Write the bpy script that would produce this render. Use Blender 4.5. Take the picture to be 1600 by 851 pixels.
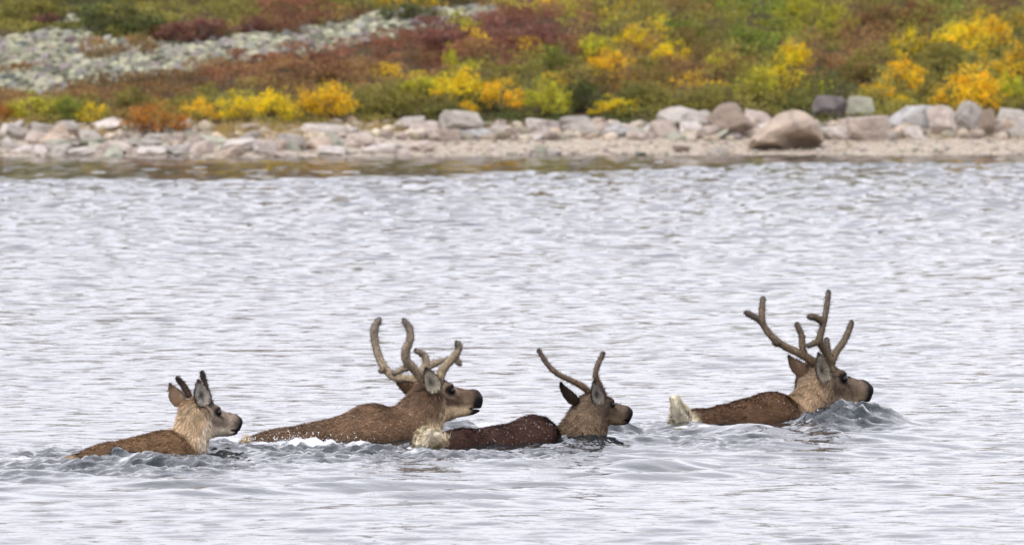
import bpy, math, random
import numpy as np
from mathutils import Vector

for o in list(bpy.data.objects):
    bpy.data.objects.remove(o)
scene = bpy.context.scene
COL = scene.collection
R = np.random.RandomState(7)
random.seed(7)

# ------------------------------------------------------------------ camera
H = 2.66                      # eye height above the lake (standing in a boat)
F = 20000.0                   # focal length in photo pixels (450 mm on 36 mm)
YH = -83.0                    # photo row of the horizon
cd = bpy.data.cameras.new('camera')
cam = bpy.data.objects.new('camera', cd)
COL.objects.link(cam)
cam.location = (0, 0, H)
cam.rotation_euler = (math.radians(90) - math.atan((425.5 - YH) / F), 0, 0)
cd.lens = 450
cd.sensor_width = 36
cd.clip_start = 1
cd.clip_end = 5000
cd.dof.use_dof = True
cd.dof.focus_distance = 68.5
cd.dof.aperture_fstop = 11.5
scene.camera = cam

# ------------------------------------------------------------------ light
SUN_EL, SUN_AZ = math.radians(48), math.radians(205)   # azimuth clockwise from +Y; behind the camera, to the left
w = bpy.data.worlds.new('World')
scene.world = w
w.use_nodes = True
nt = w.node_tree
nt.nodes.clear()
out = nt.nodes.new('ShaderNodeOutputWorld')
bg = nt.nodes.new('ShaderNodeBackground')
sky = nt.nodes.new('ShaderNodeTexSky')
sky.sky_type = 'NISHITA'
sky.sun_disc = False
sky.sun_elevation = SUN_EL
sky.sun_rotation = SUN_AZ
sky.dust_density = 3.0
tc = nt.nodes.new('ShaderNodeTexCoord')
mp = nt.nodes.new('ShaderNodeMapping')
mp.inputs['Scale'].default_value = (1, 1, 4)
nz = nt.nodes.new('ShaderNodeTexNoise')
nz.inputs['Scale'].default_value = 3.0
nz.inputs['Detail'].default_value = 5
cr = nt.nodes.new('ShaderNodeValToRGB')
cr.color_ramp.elements[0].position = 0.3
cr.color_ramp.elements[0].color = (12.4, 12.3, 13.7, 1)
cr.color_ramp.elements[1].position = 0.72
cr.color_ramp.elements[1].color = (19.2, 19.0, 20.6, 1)
mx = nt.nodes.new('ShaderNodeMixRGB')
mx.inputs[0].default_value = 0.86
L = nt.links.new
L(tc.outputs['Generated'], mp.inputs['Vector'])
L(mp.outputs[0], nz.inputs['Vector'])
L(nz.outputs[0], cr.inputs[0])
L(sky.outputs[0], mx.inputs[1])
L(cr.outputs[0], mx.inputs[2])
L(mx.outputs[0], bg.inputs[0])
bg.inputs[1].default_value = 0.10
L(bg.outputs[0], out.inputs[0])
sd = bpy.data.lights.new('sun', 'SUN')
sd.energy = 2.0
sd.angle = math.radians(14)
sd.color = (1.0, 0.96, 0.9)
so = bpy.data.objects.new('sun', sd)
COL.objects.link(so)
so.location = (0, 0, 60)
# a sun lamp shines along its -Z: point it away from the sun's place in the sky
sdir = Vector((math.sin(SUN_AZ) * math.cos(SUN_EL), math.cos(SUN_AZ) * math.cos(SUN_EL), math.sin(SUN_EL)))
so.rotation_euler = sdir.to_track_quat('Z', 'Y').to_euler()
vs = scene.view_settings
vs.view_transform = 'Standard'
vs.look = 'None'
vs.gamma = 1
vs.use_curve_mapping = False
vs.exposure = 0.0
scene.cycles.use_denoising = True
scene.cycles.max_bounces = 6
scene.cycles.sample_clamp_indirect = 10

# ------------------------------------------------------------------ helpers
def lin(c):
    return tuple(((v / 255.0) / 12.92 if v / 255.0 <= .04045 else ((v / 255.0 + .055) / 1.055) ** 2.4) for v in c)

def arr(*c):
    return np.array(c, dtype=float)

def sstep(a, b, x):
    t = np.clip((x - a) / (b - a), 0, 1)
    return t * t * (3 - 2 * t)

def mesh(name, verts, polys, cols=None, smooth=True, normals=None):
    """polys: an (n,3) or (n,4) array or a list of such arrays"""
    me = bpy.data.meshes.new(name)
    if not isinstance(polys, (list, tuple)):
        polys = [polys]
    polys = [np.asarray(p, dtype=np.int32) for p in polys if len(p)]
    verts = np.asarray(verts, dtype=np.float32)
    nl = sum(p.size for p in polys)
    nf = sum(len(p) for p in polys)
    me.vertices.add(len(verts))
    me.vertices.foreach_set('co', verts.ravel())
    me.loops.add(nl)
    me.loops.foreach_set('vertex_index', np.concatenate([p.ravel() for p in polys]))
    tot = np.concatenate([np.full(len(p), p.shape[1], np.int32) for p in polys])
    st = np.concatenate([[0], np.cumsum(tot)[:-1]]).astype(np.int32)
    me.polygons.add(nf)
    me.polygons.foreach_set('loop_start', st)
    me.polygons.foreach_set('loop_total', tot)
    if smooth:
        me.polygons.foreach_set('use_smooth', np.ones(nf, bool))
    me.update(calc_edges=True)
    me.validate()
    if cols is not None:
        for key, c in cols.items():
            c = np.asarray(c, dtype=np.float32)
            if c.ndim == 1:
                a = me.attributes.new(key, 'FLOAT', 'POINT')
                a.data.foreach_set('value', c)
            else:
                a = me.color_attributes.new(key, 'FLOAT_COLOR', 'POINT')
                a.data.foreach_set('color', np.concatenate([c, np.ones((len(c), 1), np.float32)], 1).ravel())
    if normals is not None:
        me.normals_split_custom_set_from_vertices([tuple(n) for n in normals])
    return me

def link(name, me, mat=None, parent=None, loc=(0, 0, 0)):
    o = bpy.data.objects.new(name, me)
    COL.objects.link(o)
    if mat is not None and me is not None and not me.materials:
        me.materials.append(mat)
    o.location = loc
    if parent is not None:
        o.parent = parent
    return o

def tag(o, label, cat, group=None, kind=None):
    if label:
        o['label'] = label
    if cat:
        o['category'] = cat
    if group:
        o['group'] = group
    if kind:
        o['kind'] = kind
    return o

def material(name):
    m = bpy.data.materials.new(name)
    m.use_nodes = True
    n = m.node_tree
    n.nodes.clear()
    o = n.nodes.new('ShaderNodeOutputMaterial')
    p = n.nodes.new('ShaderNodeBsdfPrincipled')
    n.links.new(p.outputs[0], o.inputs[0])
    return m, n, p, o

def node(n, t, **kw):
    x = n.nodes.new(t)
    for k, v in kw.items():
        if k.startswith('i_'):
            x.inputs[k[2:].replace('_', ' ')].default_value = v
        else:
            setattr(x, k, v)
    return x

def ramp(n, stops):
    x = n.nodes.new('ShaderNodeValToRGB')
    e = x.color_ramp.elements
    while len(e) < len(stops):
        e.new(0.5)
    for k, (p, c) in enumerate(stops):
        e[k].position = p
        e[k].color = tuple(c) + (1,)
    return x

def value_noise(x, y, seed=0):
    """smooth 2D value noise, about -1..1"""
    xi = np.floor(x).astype(np.int64)
    yi = np.floor(y).astype(np.int64)
    fx = x - xi
    fy = y - yi
    fx = fx * fx * (3 - 2 * fx)
    fy = fy * fy * (3 - 2 * fy)
    def h(a, b):
        n = (a * 374761393 + b * 668265263 + seed * 974711) & 0x7fffffff
        n = ((n ^ (n >> 13)) * 1274126177) & 0x7fffffff
        return ((n ^ (n >> 16)) & 0xffff) / 32767.5 - 1
    a = h(xi, yi) * (1 - fx) + h(xi + 1, yi) * fx
    b = h(xi, yi + 1) * (1 - fx) + h(xi + 1, yi + 1) * fx
    return a * (1 - fy) + b * fy

def noise3(p, scale, seed=0):
    """smooth 3D value noise, about -1..1"""
    q = np.asarray(p, float) * scale
    i = np.floor(q).astype(np.int64)
    f = q - i
    f = f * f * (3 - 2 * f)
    def h(a, b, c):
        n = (a * 374761393 + b * 668265263 + c * 1440662683 + seed * 974711) & 0x7fffffff
        n = ((n ^ (n >> 13)) * 1274126177) & 0x7fffffff
        return ((n ^ (n >> 16)) & 0xffff) / 32767.5 - 1
    r = 0
    for a in (0, 1):
        for b in (0, 1):
            for c in (0, 1):
                wt = (f[:, 0] if a else 1 - f[:, 0]) * (f[:, 1] if b else 1 - f[:, 1]) * (f[:, 2] if c else 1 - f[:, 2])
                r = r + wt * h(i[:, 0] + a, i[:, 1] + b, i[:, 2] + c)
    return r

# ------------------------------------------------------------------ ground
def shore_y(x):
    """distance of the waterline on the far bank"""
    return 162.2 + 1.6 * sstep(-4, 5, x) + 0.35 * np.sin(x * 0.8 + 1) + 0.16 * np.sin(x * 2.3) + 0.004 * x * x / (1 + abs(x) * .02)

def ground_z(x, y, detail=True):
    x = np.asarray(x, float)
    y = np.asarray(y, float)
    d = y - shore_y(x)
    beach = np.where(d < 0, d * 0.12, d * 0.085)
    hill = 0.32 + 0.098 * (d - 3.8)
    steep = 0.32 + 0.098 * 17 + (d - 20.8) * 0.24  # unseen rise, steepened so that its reflection browns the calm strip
    far = 0.32 + 0.098 * 17 + 16 * .24 + (d - 36.8) * 0.012
    z = np.where(d < 3.8, beach, np.where(d < 20.8, hill, np.where(d < 36.8, steep, np.minimum(far, 10))))
    if detail:
        m = sstep(3, 6, d)
        z = z + m * (0.07 * value_noise(x * .45, y * .3, 3) + 0.03 * value_noise(x * 1.3, y * 1.0, 4))
        z = z + sstep(-.3, .6, d) * (1 - m) * 0.02 * value_noise(x * 2.1, y * 1.6, 5)
    return np.maximum(z, -2.0)

def gp(px, py):
    """the point of the bank that stands at this pixel of the photograph"""
    ys = np.linspace(150, 215, 2600)
    xs = (px - 800) * ys / F
    ray = H - (py - YH) * ys / F
    k = int(np.argmax(ground_z(xs, ys) >= ray))
    return xs[k], ys[k]

def to_px(x, y, z):
    return 800 + F * x / y, YH + F * (H - z) / y

def in_poly(px, py, poly):
    inside = np.zeros(px.shape, bool)
    n = len(poly)
    for i in range(n):
        x1, y1 = poly[i]
        x2, y2 = poly[(i + 1) % n]
        c = ((y1 > py) != (y2 > py)) & (px < (x2 - x1) * (py - y1) / (y2 - y1 + 1e-9) + x1)
        inside ^= c
    return inside

FIELD = [(-400, 62), (0, 60), (60, 55), (100, 38), (112, 20), (130, 40), (150, 62), (235, 70), (330, 66), (400, 52), (470, 60),
         (480, 44), (520, 42), (560, 34), (580, 24), (660, 22), (700, 16), (770, 12), (790, 26), (700, 46), (600, 62), (490, 86),
         (400, 96), (330, 106), (280, 120), (180, 128), (110, 136), (95, 160), (-400, 168)]

gx = np.concatenate([-np.geomspace(400, 20, 40)[:-1], np.linspace(-20, 20, 321), np.geomspace(20, 400, 40)[1:]])
gy = np.concatenate([np.linspace(-150, 155, 40), np.linspace(155.5, 195, 300), np.geomspace(195.5, 900, 60)])
GX, GY = np.meshgrid(gx, gy)
GZ = ground_z(GX, GY)
nx_, ny_ = len(gx), len(gy)
idx = np.arange(nx_ * ny_).reshape(ny_, nx_)
quads = np.stack([idx[:-1, :-1], idx[:-1, 1:], idx[1:, 1:], idx[1:, :-1]], -1).reshape(-1, 4)
gv = np.stack([GX, GY, GZ], -1).reshape(-1, 3)
dshore = (GY - shore_y(GX)).ravel()
pxg, pyg = to_px(gv[:, 0], np.maximum(gv[:, 1], 20), gv[:, 2])
stony = in_poly(pxg, pyg, FIELD) & (gv[:, 1] > 160)
m_ground, n, p, o = material('ground')
a1 = node(n, 'ShaderNodeAttribute', attribute_name='heath')
a2 = node(n, 'ShaderNodeAttribute', attribute_name='stony')
nz1 = node(n, 'ShaderNodeTexNoise', i_Scale=2.2, i_Detail=8.0)
tcg = node(n, 'ShaderNodeTexCoord')
n.links.new(tcg.outputs['Object'], nz1.inputs['Vector'])
nz2 = node(n, 'ShaderNodeTexNoise', i_Scale=14.0, i_Detail=6.0)
n.links.new(tcg.outputs['Object'], nz2.inputs['Vector'])
sand = ramp(n, [(.3, (.22, .18, .135)), (.5, (.37, .315, .25)), (.7, (.50, .445, .385))])
n.links.new(nz2.outputs[0], sand.inputs[0])
heath = ramp(n, [(.3, (.025, .016, .010)), (.45, (.05, .03, .015)), (.6, (.06, .045, .015)), (.75, (.035, .035, .015))])
n.links.new(nz1.outputs[0], heath.inputs[0])
stone = ramp(n, [(.35, (.03, .03, .025)), (.6, (.13, .13, .09))])
n.links.new(nz2.outputs[0], stone.inputs[0])
mxa = node(n, 'ShaderNodeMixRGB')
n.links.new(a1.outputs['Fac'], mxa.inputs[0])
n.links.new(sand.outputs[0], mxa.inputs[1])
n.links.new(heath.outputs[0], mxa.inputs[2])
mxb = node(n, 'ShaderNodeMixRGB')
n.links.new(a2.outputs['Fac'], mxb.inputs[0])
n.links.new(mxa.outputs[0], mxb.inputs[1])
n.links.new(stone.outputs[0], mxb.inputs[2])
n.links.new(mxb.outputs[0], p.inputs['Base Color'])
p.inputs['Roughness'].default_value = .95
p.inputs['Specular IOR Level'].default_value = .2
me = mesh('ground', gv, quads, {'heath': sstep(3.0, 4.6, dshore + .5 * value_noise(gv[:, 0] * .9, gv[:, 1] * .9, 8)), 'stony': stony.astype(float)})
ground = link('ground', me, m_ground)
tag(ground, 'stony shore and tundra hillside beyond the lake', 'ground', kind='structure')

# ------------------------------------------------------------------ water
def wp(px, py):
    """the point of the lake surface at this pixel"""
    y = F * H / (py - YH)
    return (px - 800) * y / F, y

cy = [np.array([-150, -60, 0, 25, 40, 48, 52])]
y = 52.0
rows = []
while y < 170:
    y += 0.045 - .010 * (64 < y < 73) + 0.08 * sstep(72, 150, np.array(y))
    rows.append(float(y))
cy = np.concatenate(cy + [np.array(rows)])
dense = np.arange(-4.2, 4.2001, 0.0215)
grow = np.geomspace(0.06, 30, 45).cumsum()
cx = np.concatenate([-(4.2 + grow)[::-1], dense, 4.2 + grow])
CX, CY = np.meshgrid(cx, cy)
CX = CX * np.maximum(CY, 40) / 68.0
WX, WY = CX.ravel(), CY.ravel()
near = (WY > 50) & (np.abs(WX) < WY * .13)
Z = np.zeros_like(WX)
xs, ys = WX[near], WY[near]
# wind ripples: many small directional waves in patches that come and go
patch = 0.85 + 0.30 * value_noise(xs * .55, ys * .10, 11) + 0.25 * value_noise(xs * 1.7 + 3, ys * .22, 12)
patch2 = 0.85 + 0.5 * value_noise(xs * .9 - 7, ys * .17, 13)
RW = np.random.RandomState(21)
def waves(count, l0, l1, spread, warp, seed):
    g = np.zeros_like(xs)
    for k in range(count):
        lam = l0 * (l1 / l0) ** RW.rand()
        th = RW.randn() * spread + math.radians(86)
        kk = 2 * math.pi / lam
        ph = kk * (xs * math.cos(th) + ys * math.sin(th)) + RW.rand() * 6.283
        g += np.sin(ph + warp * value_noise(xs * .8 + k, ys * .4 - k, seed + k))
    return g / math.sqrt(count / 2)
def soft(f):
    return np.log1p(np.exp(np.clip(f, -30, 30)))
# a gentle background ripple, then scattered small wavelets that stand up out of it
far_ = sstep(78, 135, ys)
swell = .0029 * (.8 + .3 * patch) * waves(30, .22, .75, .40, .8, 130) + .0017 * waves(12, .8, 1.8, .45, .8, 160)
swell = swell + far_ * .0078 * waves(36, .28, .62, .5, .8, 300) * (.75 + .35 * patch)
small = .0009 * soft(2.6 * (waves(44, .12, .27, .42, .8, 200) * patch - .9))
large = .0003 * (1 + 3.2 * far_) * soft(2.8 * (waves(34, .26, .56, .30, .8, 240) * patch2 - 1.2))
# sheltered strip below the far bank, wider on the left
dsh = shore_y(xs) - ys
shelter = 16.4 - 3.2 * sstep(-5, .8, xs) - 6.6 * sstep(.6, 3.6, xs) + 1.2 * value_noise(xs * .45, ys * .25, 15)
calm = sstep(-.6, 1.2, shelter - dsh)
streak = sstep(.58, .72, value_noise(xs * .30, ys * 0.95, 17)) * sstep(1.0, -4.5, xs) * sstep(2.5, 5, dsh)
zz = swell * (1 - calm * (.60 - .55 * streak)) + (small + large) * (1 - calm * (1 - streak))
rip = 1 - calm * (.8 - .6 * streak)
# wakes and bow waves of the swimmers
CHOP = [  # px, py, half width m, half depth m, strength
    (215, 722, .75, 1.7, 1.0), (90, 712, .40, 1.2, .7), (350, 700, .22, 1.0, .9), (500, 705, .55, 1.5, 1.0), (40, 730, .5, 1.3, .6),
    (600, 706, .45, 1.4, .9), (705, 672, .25, .8, .9), (780, 712, .5, .9, .6), (900, 692, .28, .9, 1.0), (975, 678, .28, 1.2, .8), (1320, 660, .27, 1.2, 1.5),
    (1120, 690, .4, 1.1, .55), (1035, 668, .3, 1.0, .6), (1375, 660, .13, .6, .8)]
chop = np.zeros_like(xs)
for (a, b, hx, hy, s) in CHOP:
    X0, Y0 = wp(a, b)
    chop = np.maximum(chop, s * np.exp(-(((xs - X0) / hx) ** 2 + ((ys - Y0) / hy) ** 2) ** 1.3))
cz = np.zeros_like(xs)
for k in range(52):
    lam = .06 * (.36 / .06) ** RW.rand()
    th = RW.uniform(0, 6.283)
    kk = 2 * math.pi / lam
    ph = kk * (xs * math.cos(th) + ys * math.sin(th)) + RW.rand() * 6.283 + 1.4 * value_noise(xs * 2.2 + k, ys * 1.1, 90 + k)
    cz += .50 * min(1, (.12 / lam) ** .7) / math.sqrt(26) / kk * (np.sin(ph) + .25 * np.cos(2 * ph))
zz = zz * (1 - .3 * np.clip(chop, 0, 1)) + 1.25 * cz * chop
HUMP = [(1325, 662, .24, .42, .115), (1385, 660, .12, .35, .04), (340, 706, .14, .35, .04), (702, 676, .16, .35, .06), (882, 690, .12, .35, .06), (918, 693, .15, .4, .055), (960, 676, .15, .4, .055),
        (1190, 676, .22, .3, .03), (185, 712, .14, .22, .03), (470, 697, .35, .25, .012), (1290, 672, .1, .3, .03)]
for (a, b, hx, hy, s) in HUMP:
    X0, Y0 = wp(a, b)
    zz += s * np.exp(-(((xs - X0) / hx) ** 2 + ((ys - Y0) / hy) ** 2) ** 1.2) * (1 + .25 * value_noise(xs * 6, ys * 4, 55))
# smooth swell rings that spread toward the viewer
for (a, b, lam, amp, r0, wd, a0, a1) in [(960, 672, .62, .022, 1.9, 1.3, 170, 330), (1300, 664, .70, .022, 1.6, 1.0, 180, 300), (700, 690, .65, .016, 2.6, 1.4, 200, 320),
                                         (330, 706, .6, .012, 2.8, 1.6, 200, 330), (560, 700, .6, .018, 3.6, 1.2, 190, 340), (130, 712, .6, .014, 4.0, 1.8, 220, 340)]:
    X0, Y0 = wp(a, b)
    dx, dy = xs - X0, (ys - Y0) * .55
    r = np.hypot(dx, dy)
    ang = np.degrees(np.arctan2(dy, dx)) % 360
    env = np.exp(-((r - r0 * .6) / wd) ** 2) * sstep(a0 - 25, a0 + 25, ang) * (1 - sstep(a1 - 25, a1 + 25, ang))
    zz += amp * env * np.sin(2 * math.pi * r / lam + 1.1 * value_noise(xs * .8, ys * .5, 61)) * (.7 + .5 * value_noise(xs * 1.1, ys * .7, 62))
# foam clinging to flanks and splashes
FOAM = [(185, 707, .14, .25, .8), (172, 704, .10, .22, .95), (202, 706, .09, .2, .9), (60, 722, .3, .3, .2), (300, 716, .2, .3, .3), (143, 712, .12, .2, .38), (225, 717, .2, .25, .30), (430, 694, .17, .26, .5), (480, 697, .2, .25, .5), (530, 698, .2, .22, .42), (640, 700, .15, .25, .3), (365, 688, .05, .4, .5),
        (885, 688, .1, .3, .36), (1150, 672, .25, .2, .26), (1085, 672, .15, .2, .32), (660, 708, .2, .3, .25), (740, 703, .2, .2, .22), (975, 668, .1, .3, .3), (1310, 676, .2, .3, .1), (740, 664, .15, .5, .28)]
foam = np.zeros_like(xs)
froth = np.zeros_like(xs)
fn = value_noise(xs * 9, ys * 3.5, 71) * .45 + value_noise(xs * 21, ys * 8, 72) * .35 + value_noise(xs * 44, ys * 17, 73) * .3
for (a, b, hx, hy, s) in FOAM:
    X0, Y0 = wp(a, b)
    e = np.exp(-((xs - X0) / hx) ** 2 - ((ys - Y0) / hy) ** 2)
    foam = np.maximum(foam, sstep(.42, .95, s * e * 1.9 + .70 * fn + .16) * np.clip(e * 2.2, 0, 1) * .9)
    froth = np.maximum(froth, e * s)
zz += froth * (.014 * fn + .012 * value_noise(xs * 34, ys * 15, 74))
chop = np.maximum(chop, froth)
Z[near] = zz
FO = np.zeros_like(WX)
FO[near] = np.clip(foam, 0, 1)
RI = np.ones_like(WX)
RI[near] = rip * (1 + 3.5 * np.clip(chop, 0, 1.3))
ncx, ncy = len(cx), len(cy)
idx = np.arange(ncx * ncy).reshape(ncy, ncx)
quads = np.stack([idx[:-1, :-1], idx[:-1, 1:], idx[1:, 1:], idx[1:, :-1]], -1).reshape(-1, 4)
m_water, n, p, o = material('lake_water')
p.inputs['Base Color'].default_value = (.012, .018, .022, 1)
p.inputs['Roughness'].default_value = .06
p.inputs['IOR'].default_value = 1.333
tcw = node(n, 'ShaderNodeTexCoord')
mpw = node(n, 'ShaderNodeMapping')
mpw.inputs['Scale'].default_value = (1, .55, 1)
n.links.new(tcw.outputs['Object'], mpw.inputs['Vector'])
nw = node(n, 'ShaderNodeTexNoise', i_Scale=16.0, i_Detail=3.0)
n.links.new(mpw.outputs[0], nw.inputs['Vector'])
bw = node(n, 'ShaderNodeBump', i_Strength=.3, i_Distance=.012)
ra_ = node(n, 'ShaderNodeAttribute', attribute_name='ripple')
ml = node(n, 'ShaderNodeMath', operation='MULTIPLY')
n.links.new(nw.outputs[0], ml.inputs[0])
n.links.new(ra_.outputs['Fac'], ml.inputs[1])
n.links.new(ml.outputs[0], bw.inputs['Height'])
n.links.new(bw.outputs[0], p.inputs['Normal'])
fa = node(n, 'ShaderNodeAttribute', attribute_name='foam')
pf = node(n, 'ShaderNodeBsdfPrincipled')
pf.inputs['Base Color'].default_value = (.72, .74, .78, 1)
pf.inputs['Roughness'].default_value = .5
ms = node(n, 'ShaderNodeMixShader')
n.links.new(fa.outputs['Fac'], ms.inputs[0])
n.links.new(p.outputs[0], ms.inputs[1])
n.links.new(pf.outputs[0], ms.inputs[2])
n.links.new(ms.outputs[0], o.inputs[0])
me = mesh('water', np.stack([WX, WY, Z], -1), quads, {'foam': FO, 'ripple': RI})
water = link('water', me, m_water)
tag(water, 'rippled pale lake the caribou swim across', 'water', kind='structure')

# ------------------------------------------------------------------ rocks
def ico(sub):
    t = (1 + 5 ** .5) / 2
    v = [(-1, t, 0), (1, t, 0), (-1, -t, 0), (1, -t, 0), (0, -1, t), (0, 1, t), (0, -1, -t), (0, 1, -t), (t, 0, -1), (t, 0, 1), (-t, 0, -1), (-t, 0, 1)]
    f = [(0, 11, 5), (0, 5, 1), (0, 1, 7), (0, 7, 10), (0, 10, 11), (1, 5, 9), (5, 11, 4), (11, 10, 2), (10, 7, 6), (7, 1, 8),
         (3, 9, 4), (3, 4, 2), (3, 2, 6), (3, 6, 8), (3, 8, 9), (4, 9, 5), (2, 4, 11), (6, 2, 10), (8, 6, 7), (9, 8, 1)]
    v = [arr(*a) / np.linalg.norm(a) for a in v]
    for _ in range(sub):
        cache = {}
        nf = []
        def mid(a, b):
            key = (min(a, b), max(a, b))
            if key not in cache:
                q = v[a] + v[b]
                v.append(q / np.linalg.norm(q))
                cache[key] = len(v) - 1
            return cache[key]
        for a, b, c in f:
            ab, bc, ca = mid(a, b), mid(b, c), mid(c, a)
            nf += [(a, ab, ca), (b, bc, ab), (c, ca, bc), (ab, bc, ca)]
        f = nf
    return np.array(v), np.array(f)

def rock_mesh(seed, sub=4, cuts=15, rough=.06):
    """a broken boulder of about unit size: a ball cut by random planes, its edges softened"""
    r = np.random.RandomState(seed)
    v, f = ico(sub)
    d = np.full(len(v), 1.0)
    axes = np.linalg.qr(r.randn(3, 3))[0] * .25 + np.eye(3)
    planes = []
    for k in range(3):
        for sg in (-1, 1):
            planes.append((axes[k] * sg + r.randn(3) * .42, r.uniform(.38, .60)))
    for k in range(cuts - 6):
        planes.append((r.randn(3), r.uniform(.42, .62)))
    for nrm, h in planes:
        nrm = nrm / np.linalg.norm(nrm)
        c = v @ nrm
        d = np.minimum(d, np.where(c > .05, h / np.maximum(c, .05), 9))
    q = v * d[:, None]
    for s, a in ((2.3, rough), (5.5, rough * .55), (12, rough * .3)):
        q = q * (1 + a * value_noise(v[:, 0] * s + v[:, 2] * s * .7 + seed, v[:, 1] * s - v[:, 2] * s * .6, seed)[:, None])
    q /= (q.max(0) - q.min(0))
    me = mesh('rock', q, f, smooth=False)
    return me

m_rock, n, p, o = material('granite')
oi = node(n, 'ShaderNodeObjectInfo')
tcr = node(n, 'ShaderNodeTexCoord')
n1 = node(n, 'ShaderNodeTexNoise', i_Scale=4.0, i_Detail=8.0, i_Roughness=.65)
n.links.new(tcr.outputs['Object'], n1.inputs['Vector'])
n1.noise_dimensions = '4D'
n.links.new(oi.outputs['Random'], n1.inputs['W'])
mot = ramp(n, [(.28, (.38, .38, .40)), (.45, (.85, .82, .80)), (.62, (1.1, 1.06, 1.02)), (.8, (.75, .78, .72))])
n.links.new(n1.outputs[0], mot.inputs[0])
mm = node(n, 'ShaderNodeMixRGB', blend_type='MULTIPLY')
mm.inputs[0].default_value = 1
n.links.new(oi.outputs['Color'], mm.inputs[1])
n.links.new(mot.outputs[0], mm.inputs[2])
n2 = node(n, 'ShaderNodeTexNoise', i_Scale=22.0, i_Detail=5.0)
n.links.new(tcr.outputs['Object'], n2.inputs['Vector'])
bp = node(n, 'ShaderNodeBump', i_Strength=.6, i_Distance=.03)
n.links.new(n2.outputs[0], bp.inputs['Height'])
n.links.new(bp.outputs[0], p.inputs['Normal'])
n.links.new(mm.outputs[0], p.inputs['Base Color'])
p.inputs['Roughness'].default_value = .9

ROCKS = [rock_mesh(100 + k) for k in range(9)]
SMALL = [rock_mesh(200 + k, 2, 8, .06) for k in range(7)]
for q in ROCKS + SMALL:
    q.materials.append(m_rock)

PINK, GREY, TAN, BLUE, LICH, HOLLOW_SHADE, BROWN = (.47, .405, .36), (.40, .375, .345), (.44, .36, .29), (.41, .41, .41), (.34, .35, .28), (.15, .13, .13), (.26, .21, .17)  # the purplish dark one has the shade of the hollow painted in
WHITE = (.56, .52, .49)
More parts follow.
